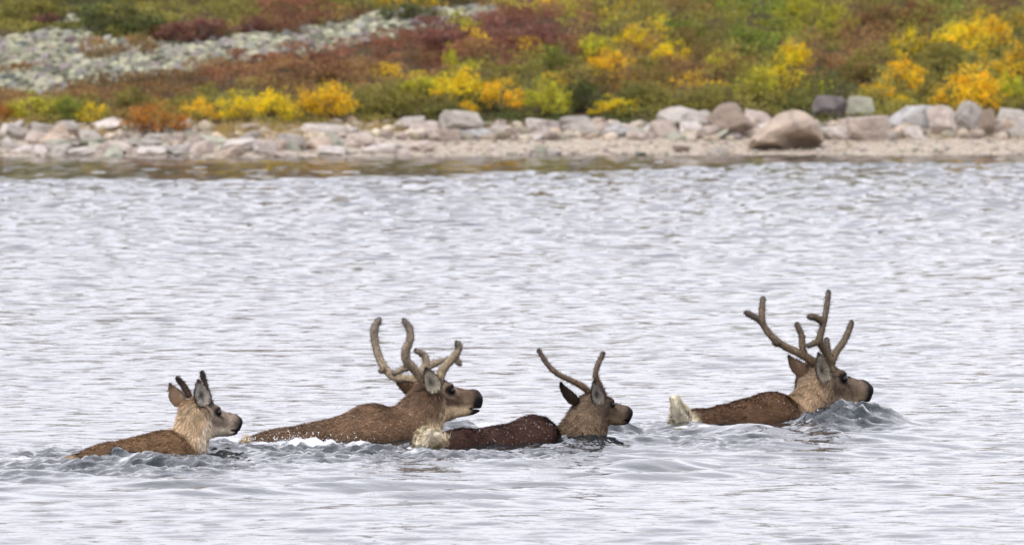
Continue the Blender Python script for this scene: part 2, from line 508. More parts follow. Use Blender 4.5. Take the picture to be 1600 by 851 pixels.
# px, py of the visible centre, width, height in photo pixels, tilt, colour, mesh, label
BOULDERS = [
    (1230, 200, 112, 68, -4, TAN, 0, 'large tan boulder with a dark undercut foot, biggest rock on the pebbly shore'),
    (1052, 184, 92, 40, -16, GREY, 1, 'long pale grey wedge boulder rising to a point toward the right, below brown scrub'),
    (1142, 191, 50, 52, -38, BROWN, 2, 'brown-grey boulder tipped on edge just left of the large tan boulder'),
    (1183, 188, 44, 30, 6, PINK, 3, 'pinkish boulder touching the left shoulder of the large tan boulder'),
    (1296, 170, 62, 48, 0, HOLLOW_SHADE, 4, 'purplish boulder with the shade of the hollow under the bushes painted in, right of the tan boulder'),
    (1342, 172, 48, 42, 10, LICH, 5, 'greenish lichen-stained boulder beside the shade-tinted boulder in the hollow'),
    (1312, 207, 60, 24, -3, WHITE, 6, 'low whitish slab on the sand right of the large tan boulder'),
    (1354, 200, 72, 42, -8, PINK, 7, 'rounded pinkish boulder below the greenish lichen-stained one'),
    (1436, 181, 84, 38, -4, BLUE, 8, 'broad blue-grey boulder under the golden bushes'),
    (1471, 190, 40, 42, -12, PINK, 2, 'pinkish block leaning on the right end of the broad blue-grey boulder'),
    (1513, 184, 52, 46, -22, GREY, 0, 'grey angular boulder under the brightest gold bush at the right'),
    (1541, 192, 24, 42, 6, BROWN, 5, 'narrow brown rock standing against the angular grey boulder at the right'),
    (1582, 186, 50, 30, 3, GREY, 3, 'smooth grey boulder at the right edge of the picture'),
    (1386, 213, 34, 14, 0, GREY, 4, 'small flat grey stone on sand below the broad blue-grey boulder'),
    (1424, 207, 40, 22, 4, WHITE, 6, 'pale stone half sunk in sand in front of the broad blue-grey boulder'),
    (1064, 233, 26, 12, 0, BROWN, 7, 'small brown stone alone on the open sand near the water'),
    (1020, 201, 26, 18, 0, WHITE, 8, 'small white stone below the left end of the long wedge boulder'),
    (1046, 202, 24, 15, 0, GREY, 1, 'small grey stone below the middle of the long wedge boulder'),
    (1079, 201, 36, 21, -6, WHITE, 3, 'whitish stone below the raised tip of the long wedge boulder'),
    (1102, 186, 22, 24, -20, GREY, 2, 'grey stone wedged between the long wedge boulder and the tipped brown one'),
    (1105, 208, 38, 18, -20, PINK, 5, 'pinkish stone sloping at the foot of the tipped brown boulder'),
    (848, 198, 52, 26, 3, WHITE, 7, 'pale rounded boulder under dark scrub at mid shore'),
    (884, 190, 26, 14, 0, GREY, 4, 'grey stone tucked behind the pale rounded boulder at mid shore'),
    (903, 201, 62, 25, -9, GREY, 6, 'long grey boulder sloping down to the left at mid shore'),
    (938, 190, 24, 15, 0, TAN, 8, 'small tan stone on top of the slope beside the long grey mid-shore boulder'),
    (964, 205, 46, 20, -5, BLUE, 0, 'low bluish boulder right of the long grey mid-shore boulder'),
    (990, 211, 24, 14, 0, PINK, 3, 'little pinkish stone right of the low bluish boulder'),
    (630, 194, 54, 22, -32, GREY, 1, 'flat grey slab tilted steeply up to the right beneath the yellow bushes'),
    (663, 203, 44, 22, -14, PINK, 2, 'pinkish slab lying against the steeply tilted grey slab'),
    (721, 191, 76, 36, 6, GREY, 5, 'triangular grey boulder with a peaked top beneath the yellow bushes'),
    (694, 211, 50, 22, -4, PINK, 7, 'pinkish flat boulder in front of the triangular boulder'),
    (742, 209, 56, 15, -3, BLUE, 6, 'thin bluish slab on sand right of the triangular boulder'),
    (786, 203, 36, 16, 0, PINK, 4, 'rosy stone on sand far right of the triangular boulder'),
    (608, 231, 64, 17, 2, WHITE, 8, 'low whitish ledge at the waterline below the tilted slab'),
    (660, 229, 46, 17, 0, PINK, 0, 'low pink ledge at the waterline below the flat pinkish boulder'),
    (563, 219, 42, 23, -8, PINK, 3, 'pink boulder with a shadowed gap at its foot, left of the tilted slab'),
    (516, 218, 42, 28, 12, LICH, 1, 'mottled greenish boulder among dry grass on the shore'),
    (517, 236, 42, 14, 0, WHITE, 2, 'white flat stone at the waterline below the mottled greenish boulder'),
    (451, 222, 44, 26, 8, GREY, 5, 'grey boulder with a pale top beside the dry grass'),
    (413, 231, 38, 21, -6, WHITE, 7, 'whitish boulder left of the grey one by the dry grass'),
    (440, 241, 50, 12, 0, PINK, 6, 'pink ledge at the waterline below the grey boulder by dry grass'),
    (375, 226, 60, 23, -4, WHITE, 4, 'broad pale boulder under the orange bushes'),
    (318, 229, 46, 22, -10, PINK, 8, 'pinkish boulder left of the broad pale one under the orange bushes'),
    (291, 233, 32, 18, 0, GREY, 0, 'grey stone at the left foot of the pinkish boulder under the orange bushes'),
    (238, 236, 50, 14, 0, WHITE, 3, 'flat white stone at the waterline under the big orange bush'),
    (180, 229, 70, 24, 3, PINK, 1, 'broad pinkish ledge of rock below the tilted pale slab at the left'),
    (170, 196, 46, 18, -16, WHITE, 2, 'pale slab tilted up to the right at the foot of the small yellow bush'),
    (105, 200, 40, 22, 0, GREY, 5, 'grey block right of the biggest grey rock of the shore pile'),
    (70, 206, 46, 28, 5, GREY, 7, 'biggest grey rock of the left shore pile'),
    (24, 205, 26, 30, -50, GREY, 6, 'grey rock standing on end at the left of the shore pile'),
    (90, 225, 40, 18, -6, LICH, 4, 'greenish stone below the biggest grey rock of the left shore pile'),
    (50, 233, 48, 14, 0, WHITE, 8, 'whitish flat stone near the waterline at the far left'),
    (130, 237, 44, 14, 0, WHITE, 0, 'whitish stone at the waterline left of the broad pinkish ledge'),
    (140, 213, 34, 18, 8, GREY, 3, 'grey stone between the shore pile and the broad pinkish ledge'),
]
def put_rock(name, me, x, y, w_, d_, h_, zc, tilt, rz, col):
    q = link(name, me)
    q.location = (x, y, zc)
    q.scale = (w_, d_, h_)
    q.rotation_euler = (0, math.radians(tilt), rz)
    q.color = tuple(col) + (1,)
    return q

def big_rock(lab, col):
    """the wedge-shaped boulder whose front foot is hollowed out underneath"""
    import bmesh
    x0, y0 = gp(1225, 238)
    y0 += .35
    g = float(ground_z(x0, y0))
    s = y0 / F
    lay = [(-.30, [(1168, 240), (1186, 222), (1206, 204), (1232, 190), (1258, 196), (1272, 207), (1232, 212), (1206, 222), (1196, 240)]),
           (.0, [(1156, 242), (1170, 222), (1192, 200), (1212, 186), (1236, 175), (1256, 176), (1276, 188), (1290, 210), (1290, 226), (1262, 242), (1210, 244)]),
           (.62, [(1172, 240), (1200, 200), (1240, 182), (1270, 196), (1280, 240)])]
    bm = bmesh.new()
    for dy, pts in lay:
        for (a, b) in pts:
            bm.verts.new(((a - 1225) * s, dy, (238 - b) * s))
    bmesh.ops.convex_hull(bm, input=bm.verts[:])
    loose = [q for q in bm.verts if not q.link_faces]
    bmesh.ops.delete(bm, geom=loose, context='VERTS')
    bmesh.ops.triangulate(bm, faces=bm.faces[:])
    bmesh.ops.subdivide_edges(bm, edges=bm.edges[:], cuts=5, use_grid_fill=True)
    for q in bm.verts:
        p_ = np.array([q.co[:]])
        # the hollow under the right front
        hol = math.exp(-((q.co.x - .22) / .27) ** 4 - ((q.co.z - .02) / .155) ** 4) * (1 if q.co.y < .12 else 0)
        q.co.y += .40 * hol
        k = 1 + .11 * float(noise3(p_, 4.0, 31)[0]) + .04 * float(noise3(p_, 11, 32)[0])
        q.co.x *= k
        q.co.z *= k
        q.co.y += .03 * float(noise3(p_, 7, 33)[0])
    rr = np.random.RandomState(9)
    P = np.array([q.co[:] for q in bm.verts])
    mid = arr(.02, .08, .2)
    for k in range(15):
        d = rr.randn(3) * arr(1, .8, 1)
        d /= np.linalg.norm(d)
        t = (P - mid) @ d
        over = np.clip(t - t.max() * rr.uniform(.74, .9), 0, None)
        P = P - over[:, None] * d
    for q, c in zip(bm.verts, P):
        q.co = c
    me = bpy.data.meshes.new('rock')
    bm.to_mesh(me)
    bm.free()
    me.materials.append(m_rock)
    q = link('boulder', me, loc=(x0, y0, g))
    q.color = tuple(col) + (1,)
    tag(q, lab, 'boulder')

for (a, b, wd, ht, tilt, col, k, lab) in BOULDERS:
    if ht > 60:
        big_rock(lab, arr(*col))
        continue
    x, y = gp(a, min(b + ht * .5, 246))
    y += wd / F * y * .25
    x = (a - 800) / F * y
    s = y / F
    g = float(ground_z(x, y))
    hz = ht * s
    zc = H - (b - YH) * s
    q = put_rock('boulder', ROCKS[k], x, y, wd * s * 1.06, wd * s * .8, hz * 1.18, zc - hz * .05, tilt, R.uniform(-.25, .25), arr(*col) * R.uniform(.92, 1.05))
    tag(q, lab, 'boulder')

# lichen-covered rocks of the boulder field
taken = 0
cands = []
while len(cands) < 3200:
    x = R.uniform(-11, 1.2)
    y = R.uniform(164, 184)
    z = float(ground_z(x, y))
    a, b = to_px(x, y, z)
    if a < -30:
        continue
    if in_poly(np.array([a]), np.array([b]), FIELD)[0]:
        w_ = .055 + .105 * R.rand() ** 1.6
        if all((x - c[0]) ** 2 + ((y - c[1]) * .8) ** 2 > ((w_ + c[3]) * .40) ** 2 for c in cands[-900:]):
            cands.append((x, y, z, w_))
        else:
            taken += 1
            if taken > 30000:
                break
cands.sort(key=lambda c: -c[3])
for (x, y, z, w_) in cands[:300]:
    c = (arr(.40, .40, .29) if R.rand() < .45 else arr(.29, .29, .26)) * R.uniform(.35, 1.3) + R.uniform(-.02, .02, 3)
    if R.rand() < .18:
        c = arr(.30, .27, .26)
    q = put_rock('lichen_rock', SMALL[R.randint(7)], x, y, w_ * 1.25, w_ * R.uniform(.9, 1.3), w_ * R.uniform(.75, 1.2), z + w_ * .2, R.uniform(-25, 25), R.uniform(0, 6.28), c)
    tag(q, 'pale lichen-covered rock among many alike in the boulder field on the left slope', 'rock', 'rocks of the boulder field on the slope')

def rubble(name, spots, mat):
    """a heap of uncounted little stones as one object"""
    shapes = []
    for k in range(5):
        r = np.random.RandomState(400 + k)
        v, f = ico(1)
        v = v * r.uniform(.75, 1.1, (len(v), 1))
        shapes.append((v * .5, f))
    V, P, C = [], [], []
    off = 0
    for (x, y, z, s, c) in spots:
        v, f = shapes[R.randint(5)]
        a = R.uniform(0, 6.28)
        q = v * arr(1.25, 1, .8) * s * R.uniform(.8, 1.2, 3)
        q = np.stack([q[:, 0] * math.cos(a) - q[:, 1] * math.sin(a), q[:, 0] * math.sin(a) + q[:, 1] * math.cos(a), q[:, 2]], 1)
        V.append(q + arr(x, y, z))
        P.append(f + off)
        C.append(np.tile(c, (len(v), 1)))
        off += len(v)
    return link(name, mesh(name, np.concatenate(V), np.concatenate(P), {'tint': np.concatenate(C)}, smooth=False), mat)

def tint_material(name, rough=.9, bump=0, transl=0.0, noise=0.0):
    m, n, p, o = material(name)
    a = node(n, 'ShaderNodeAttribute', attribute_name='tint')
    src = a.outputs['Color']
    if noise:
        t = node(n, 'ShaderNodeTexCoord')
        z = node(n, 'ShaderNodeTexNoise', i_Scale=noise, i_Detail=6.0)
        n.links.new(t.outputs['Object'], z.inputs['Vector'])
        r_ = ramp(n, [(.3, (.6, .6, .6)), (.7, (1.25, 1.25, 1.25))])
        n.links.new(z.outputs[0], r_.inputs[0])
        mu = node(n, 'ShaderNodeMixRGB', blend_type='MULTIPLY')
        mu.inputs[0].default_value = 1
        n.links.new(src, mu.inputs[1])
        n.links.new(r_.outputs[0], mu.inputs[2])
        src = mu.outputs[0]
    n.links.new(src, p.inputs['Base Color'])
    p.inputs['Roughness'].default_value = rough
    p.inputs['Specular IOR Level'].default_value = .25
    if transl:
        tr = node(n, 'ShaderNodeBsdfTranslucent')
        n.links.new(src, tr.inputs['Color'])
        ms = node(n, 'ShaderNodeMixShader')
        ms.inputs[0].default_value = transl
        n.links.new(p.outputs[0], ms.inputs[1])
        n.links.new(tr.outputs[0], ms.inputs[2])
        n.links.new(ms.outputs[0], o.inputs[0])
    return m

m_peb = tint_material('pebble_stone', .9, noise=9.0)
sp = [(x, y, z + w_ * .1, w_ * 1.2, arr(.30, .30, .21) * R.uniform(.25, 1.4)) for (x, y, z, w_) in cands[300:]]
for _ in range(1500):
    x = R.uniform(-11, 1.2)
    y = R.uniform(164, 184)
    z = float(ground_z(x, y))
    a, b = to_px(x, y, z)
    if in_poly(np.array([a]), np.array([b]), FIELD)[0]:
        sp.append((x, y, z, R.uniform(.03, .09), arr(.22, .22, .16) * R.uniform(.3, 1.4)))
for _ in range(5200):
    x = R.uniform(-14.5, -7)
    y = R.uniform(164, 184)
    z = float(ground_z(x, y))
    a, b = to_px(x, y, z)
    if -400 < a < -20 and in_poly(np.array([a]), np.array([b]), FIELD)[0]:
        q = .05 + .11 * R.rand() ** 1.6
        sp.append((x, y, z + q * .2, q * 1.2, arr(.33, .33, .25) * R.uniform(.35, 1.35)))
tag(rubble('lichen_rubble', sp, m_peb), 'small broken lichen stones filling the boulder field on the left slope', 'rubble', kind='stuff')

# stones and gravel of the beach
nst = 0
while nst < 280:
    x = R.uniform(-8.5, 8.5)
    left = x < -2.2
    if not left and R.rand() < .55:
        continue
    d = R.uniform(.02, 3.6) if left else R.choice([R.uniform(.0, .5), R.uniform(2.0, 3.9), R.uniform(2.4, 3.9)])
    y = float(shore_y(x)) + d
    z = float(ground_z(x, y))
    w_ = (.08 + .24 * R.rand() ** 1.8) * (1.1 if left else (.55 if d < 2 else 1.15))
    c = arr(*[PINK, GREY, WHITE, TAN, GREY, LICH][R.randint(6)]) * R.uniform(.75, 1.15)
    q = put_rock('beach_stone', SMALL[R.randint(7)], x, y, w_ * 1.35, w_ * 1.1, w_ * R.uniform(.35, .9), z + w_ * .12, R.uniform(-24, 24), R.uniform(0, 6.28), c)
    tag(q, 'pale beach stone among many alike strewn between the boulders and the water', 'stone', 'stones strewn along the far beach')
    nst += 1
sp = []
for _ in range(7000):
    x = R.uniform(-16, 16)
    d = R.uniform(-.05, 4.2)
    y = float(shore_y(x)) + d
    if d > 2.5 and R.rand() < .5:
        continue
    c = arr(.40, .34, .27) * R.uniform(.4, 1.3) + R.uniform(-.02, .02, 3)
    big = d > 1.9 and R.rand() < .35
    sp.append((x, y, float(ground_z(x, y)) + (.02 if big else 0), (.08 + .14 * R.rand()) if big else .02 + .06 * R.rand() ** 2, c * (1.1 if big else 1)))
tag(rubble('beach_gravel', sp, m_peb), 'loose sandy gravel along the far waterline', 'gravel', kind='stuff')

# ------------------------------------------------------------------ vegetation
m_leaf = tint_material('heath_leaf', .7, transl=.3)
m_stem, n, p, o = material('twig_bark')
p.inputs['Base Color'].default_value = (.07, .05, .04, 1)
p.inputs['Roughness'].default_value = .9
m_bush, n, p, o = material('bush_leaf')
oi = node(n, 'ShaderNodeObjectInfo')
at = node(n, 'ShaderNodeAttribute', attribute_name='tint')
mu = node(n, 'ShaderNodeMixRGB', blend_type='MULTIPLY')
mu.inputs[0].default_value = 1
n.links.new(oi.outputs['Color'], mu.inputs[1])
n.links.new(at.outputs['Color'], mu.inputs[2])
n.links.new(mu.outputs[0], p.inputs['Base Color'])
p.inputs['Roughness'].default_value = .65
p.inputs['Specular IOR Level'].default_value = .25
tr = node(n, 'ShaderNodeBsdfTranslucent')
n.links.new(mu.outputs[0], tr.inputs['Color'])
ms = node(n, 'ShaderNodeMixShader')
ms.inputs[0].default_value = .35
n.links.new(p.outputs[0], ms.inputs[1])
n.links.new(tr.outputs[0], ms.inputs[2])
n.links.new(ms.outputs[0], o.inputs[0])

def leaves(cen, size, r):
    """one small folded leaf (a diamond) per centre, turned at random"""
    k = len(cen)
    u = r.randn(k, 3)
    u /= np.linalg.norm(u, axis=1)[:, None]
    t = r.randn(k, 3)
    v = np.cross(u, t)
    v /= np.linalg.norm(v, axis=1)[:, None] + 1e-9
    s = (size * r.uniform(.6, 1.3, k))[:, None]
    q = np.stack([cen - u * s, cen + v * s * .55, cen + u * s, cen - v * s * .55], 1).reshape(-1, 3)
    f = np.arange(4 * k).reshape(k, 4)
    return q, f

def tube(pts, rad, sides=5):
    """swept tube through points with round-ish closed ends"""
    pts = np.asarray(pts, float)
    rad = np.asarray(rad, float)
    k = len(pts)
    tg = np.gradient(pts, axis=0)
    tg /= np.linalg.norm(tg, axis=1)[:, None] + 1e-12
    ref = arr(0, 1, 0) if abs(tg[0][1]) < .9 else arr(1, 0, 0)
    nn = np.cross(tg[0], ref)
    nn /= np.linalg.norm(nn)
    rings = []
    for i in range(k):
        nn = nn - tg[i] * (nn @ tg[i])
        nn /= np.linalg.norm(nn) + 1e-12
        bb = np.cross(tg[i], nn)
        an = np.arange(sides) / sides * 2 * math.pi
        rings.append(pts[i] + rad[i] * (np.cos(an)[:, None] * nn + np.sin(an)[:, None] * bb))
    v = np.concatenate(rings + [pts[:1] - tg[:1] * rad[0] * .3, pts[-1:] + tg[-1:] * rad[-1] * .5])
    q = []
    for i in range(k - 1):
        for j in range(sides):
            q.append((i * sides + j, i * sides + (j + 1) % sides, (i + 1) * sides + (j + 1) % sides, (i + 1) * sides + j))
    t = []
    for j in range(sides):
        t.append((k * sides, (j + 1) % sides, j))
        t.append((k * sides + 1, (k - 1) * sides + j, (k - 1) * sides + (j + 1) % sides))
    return v, np.array(q), np.array(t)

def join_tubes(tubes):
    V, Q, T = [], [], []
    off = 0
    for v, q, t in tubes:
        V.append(v)
        Q.append(q + off)
        T.append(t + off)
        off += len(v)
    return np.concatenate(V), [np.concatenate(Q), np.concatenate(T)]

def bush_meshes(seed, ntuft=40, per=46):
    """unit bush: foliage in tufts at the tips of stems that fan out from the root"""
    r = np.random.RandomState(seed)
    cen, tubes, tint = [], [], []
    for k in range(ntuft):
        a = r.uniform(0, 6.283)
        rr = .46 * r.rand() ** .6
        top = .98 - .55 * (rr / .5) ** 2 + r.uniform(-.16, .10)
        h = top * (r.rand() ** .45)
        tip = arr(rr * math.cos(a), rr * math.sin(a), max(h, .26))
        root = arr(tip[0] * .18, tip[1] * .18, -.06)
        mid = (root + tip) / 2 + r.randn(3) * .03 - arr(0, 0, .02)
        tubes.append(tube([root, mid, tip], [.012, .008, .003], 4))
        g = r.randn(per, 3) * arr(.065, .065, .085) * r.uniform(.6, 1.35)
        q = tip + g
        cen.append(q[q[:, 2] > .12])
        tc_ = r.uniform(.62, 1.3) * arr(1 + r.uniform(-.1, .12), 1, 1 + r.uniform(-.2, .2))
        tint.append(np.repeat(tc_[None] * r.uniform(.85, 1.15, (int((q[:, 2] > .12).sum()), 1)), 4, 0))
    v, f = leaves(np.concatenate(cen), .030, r)
    fm = mesh('bush_foliage', v, f, {'tint': np.concatenate(tint)}, smooth=False)
    fm.materials.append(m_bush)
    sv, spolys = join_tubes(tubes)
    sm = mesh('bush_stem', sv, spolys)
    sm.materials.append(m_stem)
    return fm, sm
BUSH = [bush_meshes(500 + k) for k in range(7)]

YEL, GOLD, ORA, YGR, GRN, OLI, DGR, RED, MAR, RUS = (.78, .60, .02), (.78, .50, .02), (.44, .20, .035), (.46, .44, .035), (.19, .24, .035), (.235, .21, .045), (.09, .11, .03), (.235, .10, .055), (.21, .09, .07), (.25, .145, .055)
# px, py of the bush's middle, width, height, colour, label
BUSHES = [
    (55, 168, 74, 40, YGR, 'yellow-green bush above the grey shore pile at the far left'),
    (105, 172, 44, 44, GRN, 'green bush between the yellow-green and the small yellow bush at the left'),
    (143, 178, 46, 34, YEL, 'small bright yellow bush just above the tilted pale slab'),
    (205, 160, 60, 40, OLI, 'olive-gold bush up-left of the big orange bush'),
    (246, 186, 96, 52, ORA, 'big orange bush, broadest orange one on the left shore'),
    (310, 172, 60, 38, GOLD, 'dull golden bush right of the big orange bush'),
    (8, 178, 40, 30, ORA, 'rusty orange bush at the left edge of the picture'),
    (370, 168, 64, 44, YEL, 'yellow bush, left end of the long yellow row under the red heath'),
    (425, 168, 76, 52, YEL, 'wide bright yellow bush in the long yellow row, above the grey boulder'),
    (478, 166, 50, 48, GOLD, 'golden bush right of the wide yellow one in the long row'),
    (520, 164, 70, 56, GOLD, 'tall orange-gold bush with dark stems below, in the long yellow row'),
    (565, 160, 46, 40, OLI, 'olive bush right of the tall orange-gold bush'),
    (610, 160, 64, 50, OLI, 'olive-green bush above the steeply tilted slab'),
    (655, 140, 64, 44, YGR, 'yellow-green bush up-left of the tallest yellow bush at mid shore'),
    (704, 98, 26, 50, YGR, 'thin yellow-green sprig standing up out of the maroon heath'),
    (722, 140, 76, 58, YEL, 'tall yellow bush above the triangular boulder'),
    (690, 168, 70, 40, OLI, 'low olive bush behind the triangular boulder'),
    (728, 172, 36, 24, GOLD, 'little golden bush peeping over the triangular boulder'),
    (782, 150, 64, 54, GOLD, 'dull gold bush right of the triangular boulder'),
    (855, 155, 60, 58, YGR, 'yellow-green bush above the pale rounded mid-shore boulder'),
    (905, 150, 54, 50, DGR, 'dark green bush right of the yellow-green one at mid shore'),
    (960, 166, 60, 30, YEL, 'low yellow bush right above the small tan stone at mid shore'),
    (930, 78, 70, 46, YGR, 'yellow-green bush on the slope left of the twin yellow bushes'),
    (866, 92, 60, 44, GRN, 'green bush at the edge of the maroon heath'),
    (990, 64, 50, 42, YEL, 'yellow bush high on the slope, left of the twin yellow bushes'),
    (1046, 84, 52, 40, YEL, 'yellow bush high on the slope, right of the twin yellow bushes'),
    (955, 100, 64, 44, GOLD, 'orange-gold bush below the high yellow pair on the slope'),
    (1010, 108, 60, 40, OLI, 'olive-gold bush between the orange-gold and the right-hand yellow one'),
    (1065, 50, 64, 44, GRN, 'fresh green bush near the top of the slope'),
    (1130, 100, 70, 42, YGR, 'yellow-green bush right of the brown gap on the slope'),
    (1185, 132, 66, 54, YGR, 'yellow-green bush above the pinkish boulder at the tan one'),
    (1160, 66, 60, 50, GRN, 'deep green bush on the upper slope right of the fresh green one'),
    (1082, 158, 76, 36, OLI, 'low olive bush right above the long wedge boulder'),
    (1010, 150, 66, 40, OLI, 'low olive-brown bush right of the low yellow bush at mid shore'),
    (1240, 90, 54, 46, YEL, 'greenish yellow bush above the large tan boulder, the higher of two'),
    (1224, 124, 64, 50, YEL, 'bright yellow bush right above the large tan boulder'),
    (1232, 156, 80, 36, OLI, 'dark olive bush that touches the top of the large tan boulder'),
    (1306, 32, 66, 50, YGR, 'bright yellow-green bush at the top of the slope'),
    (1245, 20, 60, 44, YGR, 'yellow-green bush at the upper picture edge left of the bright one'),
    (1345, 106, 60, 46, OLI, 'greyish olive bush above the dark hollow'),
    (1420, 72, 50, 44, YEL, 'yellow bush at the left end of the high gold row'),
    (1410, 122, 54, 52, GOLD, 'deep gold bush above the greenish lichen boulder'),
    (1374, 142, 46, 30, GOLD, 'small gold bush over the rounded pinkish boulder'),
    (1456, 148, 66, 44, OLI, 'brownish olive bush behind the broad blue-grey boulder'),
    (1412, 160, 30, 20, YEL, 'tiny yellow bush on the left end of the broad blue-grey boulder'),
    (1470, 96, 70, 44, OLI, 'olive-yellow bush in the middle of the gold cluster at the right'),
    (1500, 62, 62, 50, YEL, 'big bright yellow bush high at the right'),
    (1542, 52, 56, 54, GOLD, 'golden bush right of the big bright yellow one high at the right'),
    (1516, 146, 72, 60, GOLD, 'brightest gold bush hanging over the angular grey boulder'),
    (1548, 116, 66, 44, GOLD, 'gold bush just above the brightest gold one'),
    (1576, 142, 56, 54, YGR, 'yellow-green bush above the smooth grey boulder at the right edge'),
    (1588, 34, 30, 26, GOLD, 'small gold bush in the upper right corner'),
    (1592, 96, 40, 40, GOLD, 'gold bush at the right edge above the yellow-green one'),
    (1375, 28, 70, 46, RUS, 'russet bush at the top edge right of the yellow-green one'),
    (1432, 24, 60, 52, RED, 'red-brown bush at the top edge above the high gold row'),
    (310, 48, 122, 40, MAR, 'wide maroon bush in front of the boulder field under dark green scrub'),
    (398, 38, 50, 30, MAR, 'small maroon bush right of the wide maroon one at the boulder field'),
    (75, 32, 50, 24, MAR, 'small maroon bush at the upper edge of the boulder field'),
    (190, 32, 110, 46, DGR, 'wide dark green bush at the upper edge of the boulder field'),
    (60, 16, 100, 40, OLI, 'olive bush in the upper left corner'),
    (640, 18, 80, 34, DGR, 'dark olive bush above the upper tip of the boulder strip'),
    (840, 62, 80, 44, MAR, 'maroon bush at the right end of the red heath'),
    (700, 66, 96, 40, MAR, 'dusky maroon bush in the middle of the red heath'),
    (500, 108, 100, 36, RED, 'red-orange bush low in the red heath'),
]
for i, (a, b, wd, ht, col, lab) in enumerate(BUSHES):
    if a > 1380 and col in (YEL, GOLD):
        wd, ht = wd * 1.25, ht * 1.12
    x, y = gp(a, min(b + ht * .5, 212))
    s = y / F
    x = (a - 800) * s
    z = float(ground_z(x, y))
    t = link('bush', None, loc=(x, y, z - .02))
    t.rotation_euler = (0, 0, R.uniform(0, 6.28))
    ztop = H - (b - ht * .5 - YH) * s
    t.scale = (wd * s * 1.36, wd * s * 1.1, max(ztop - z, .12) * 1.12)
    tag(t, lab, 'bush')
    fm, sm = BUSH[i % 7]
    q = link('foliage', fm, parent=t)
    q.color = tuple(arr(*col) * R.uniform(.92, 1.08)) + (1,)
    link('stem', sm, parent=t)

# low scrub that covers the rest of the slope: too much of it to count
ANCH = [(20, 20, OLI), (150, 30, DGR), (230, 20, OLI), (150, 120, RUS), (220, 130, RUS), (300, 125, RUS), (390, 115, RED), (380, 20, OLI), (450, 25, RED), (550, 8, OLI), (620, 30, OLI), (660, 0, DGR),
        (330, 165, OLI), (560, 60, RUS), (520, 85, RED), (600, 70, RED), (600, 100, RED), (700, 50, MAR), (780, 60, MAR), (770, 20, RUS), (850, 20, RUS), (860, 60, MAR), (640, 80, RED), (740, 85, RED), (800, 40, RED), (870, 40, RED), (700, 105, RED), (780, 95, RED), (850, 85, RED), (430, 100, RED), (480, 130, RUS), (560, 120, RUS),
        (650, 115, RUS), (760, 110, OLI), (820, 110, OLI), (820, 150, OLI), (900, 120, OLI), (900, 40, RUS), (950, 20, OLI), (1000, 30, OLI), (1060, 10, RUS), (1100, 40, OLI), (1150, 30, GRN), (1060, 120, RUS), (960, 140, RUS), (1100, 130, RUS), (1120, 80, OLI), (1190, 80, GRN),
        (1200, 20, GRN), (1260, 50, OLI), (1300, 90, RUS), (1350, 60, RUS), (1290, 130, RUS), (1360, 80, RUS), (1400, 30, OLI), (1450, 50, OLI), (1440, 100, OLI), (1480, 130, OLI), (1560, 20, RUS), (1590, 60, OLI), (1590, 120, OLI), (1590, 150, GRN), (1500, 20, GRN),
        (60, 150, RUS), (200, 170, RUS), (280, 200, OLI), (460, 190, OLI), (560, 190, OLI), (660, 160, OLI), (740, 180, DGR), (860, 175, DGR), (960, 180, DGR), (1020, 170, OLI), (1150, 160, OLI), (1290, 150, DGR), (1420, 160, OLI), (1560, 170, OLI),
        (30, 190, RUS), (120, 190, OLI)]
ax = np.array([q[0] for q in ANCH], float)
ay = np.array([q[1] for q in ANCH], float)
ac = np.array([q[2] for q in ANCH], float)
rs = np.random.RandomState(77)
ncl = 17000
X = rs.uniform(-15, 15, ncl)
Y = rs.uniform(165, 195, ncl)
D = Y - shore_y(X)
Zg = ground_z(X, Y)
PX, PY = to_px(X, Y, Zg)
edge = 3.4 + .6 * value_noise(X * .8, Y * .8, 44)
keep = (D > edge) & (~in_poly(PX, PY, FIELD) | (value_noise(X * .75 + 5, Y * .9, 49) > .40))
X, Y, Zg, PX, PY, D = X[keep], Y[keep], Zg[keep], PX[keep], PY[keep], D[keep]
# mounds: the clumps of one mound share a colour and dome up toward its middle
nsd = 2300
SX, SY = rs.uniform(-15, 15, nsd), rs.uniform(165, 195, nsd)
SPX, SPY = to_px(SX, SY, ground_z(SX, SY))
wgt = 1.0 / (((SPX[:, None] - ax) / 1.0) ** 2 + ((SPY[:, None] - ay) / .5) ** 2 + 90) ** 2.6
pick = (wgt / wgt.sum(1)[:, None]).cumsum(1)
scol = ac[(pick < rs.rand(nsd, 1)).sum(1).clip(0, len(ANCH) - 1)]
pick2 = ac[(pick < rs.rand(nsd, 1)).sum(1).clip(0, len(ANCH) - 1)]
scol = scol * .65 + pick2 * .35
sprig = rs.rand(nsd)
scol = np.where(((sprig < .05) & (SPX > 700))[:, None], arr(*YGR) * .85, scol)
scol = np.where(((sprig > .97) & (SPX > 500))[:, None], arr(*GOLD) * .8, scol)
scol = scol * rs.uniform(.65, 1.35, (nsd, 1))
near_s = np.zeros(len(X), int)
dist_s = np.zeros(len(X))
for c0 in range(0, len(X), 2000):
    d2 = (X[c0:c0 + 2000, None] - SX) ** 2 + ((Y[c0:c0 + 2000, None] - SY) * .8) ** 2
    near_s[c0:c0 + 2000] = d2.argmin(1)
    dist_s[c0:c0 + 2000] = np.sqrt(d2.min(1))
colr = scol[near_s] * rs.uniform(.8, 1.2, (len(X), 1))
dome = sstep(.42, .05, dist_s) * rs.uniform(.5, 1.2, nsd)[near_s]
hcl = (.09 + .06 * rs.rand(len(X)) + dome * (.13 + .25 * sstep(400, 1100, PX))) * (1 - .55 * sstep(300, 900, PX) * sstep(6.2, 4.2, D))
per = 36
cen = np.repeat(np.stack([X, Y, Zg], 1), per, 0)
hh = np.repeat(hcl, per)
nl = len(cen)
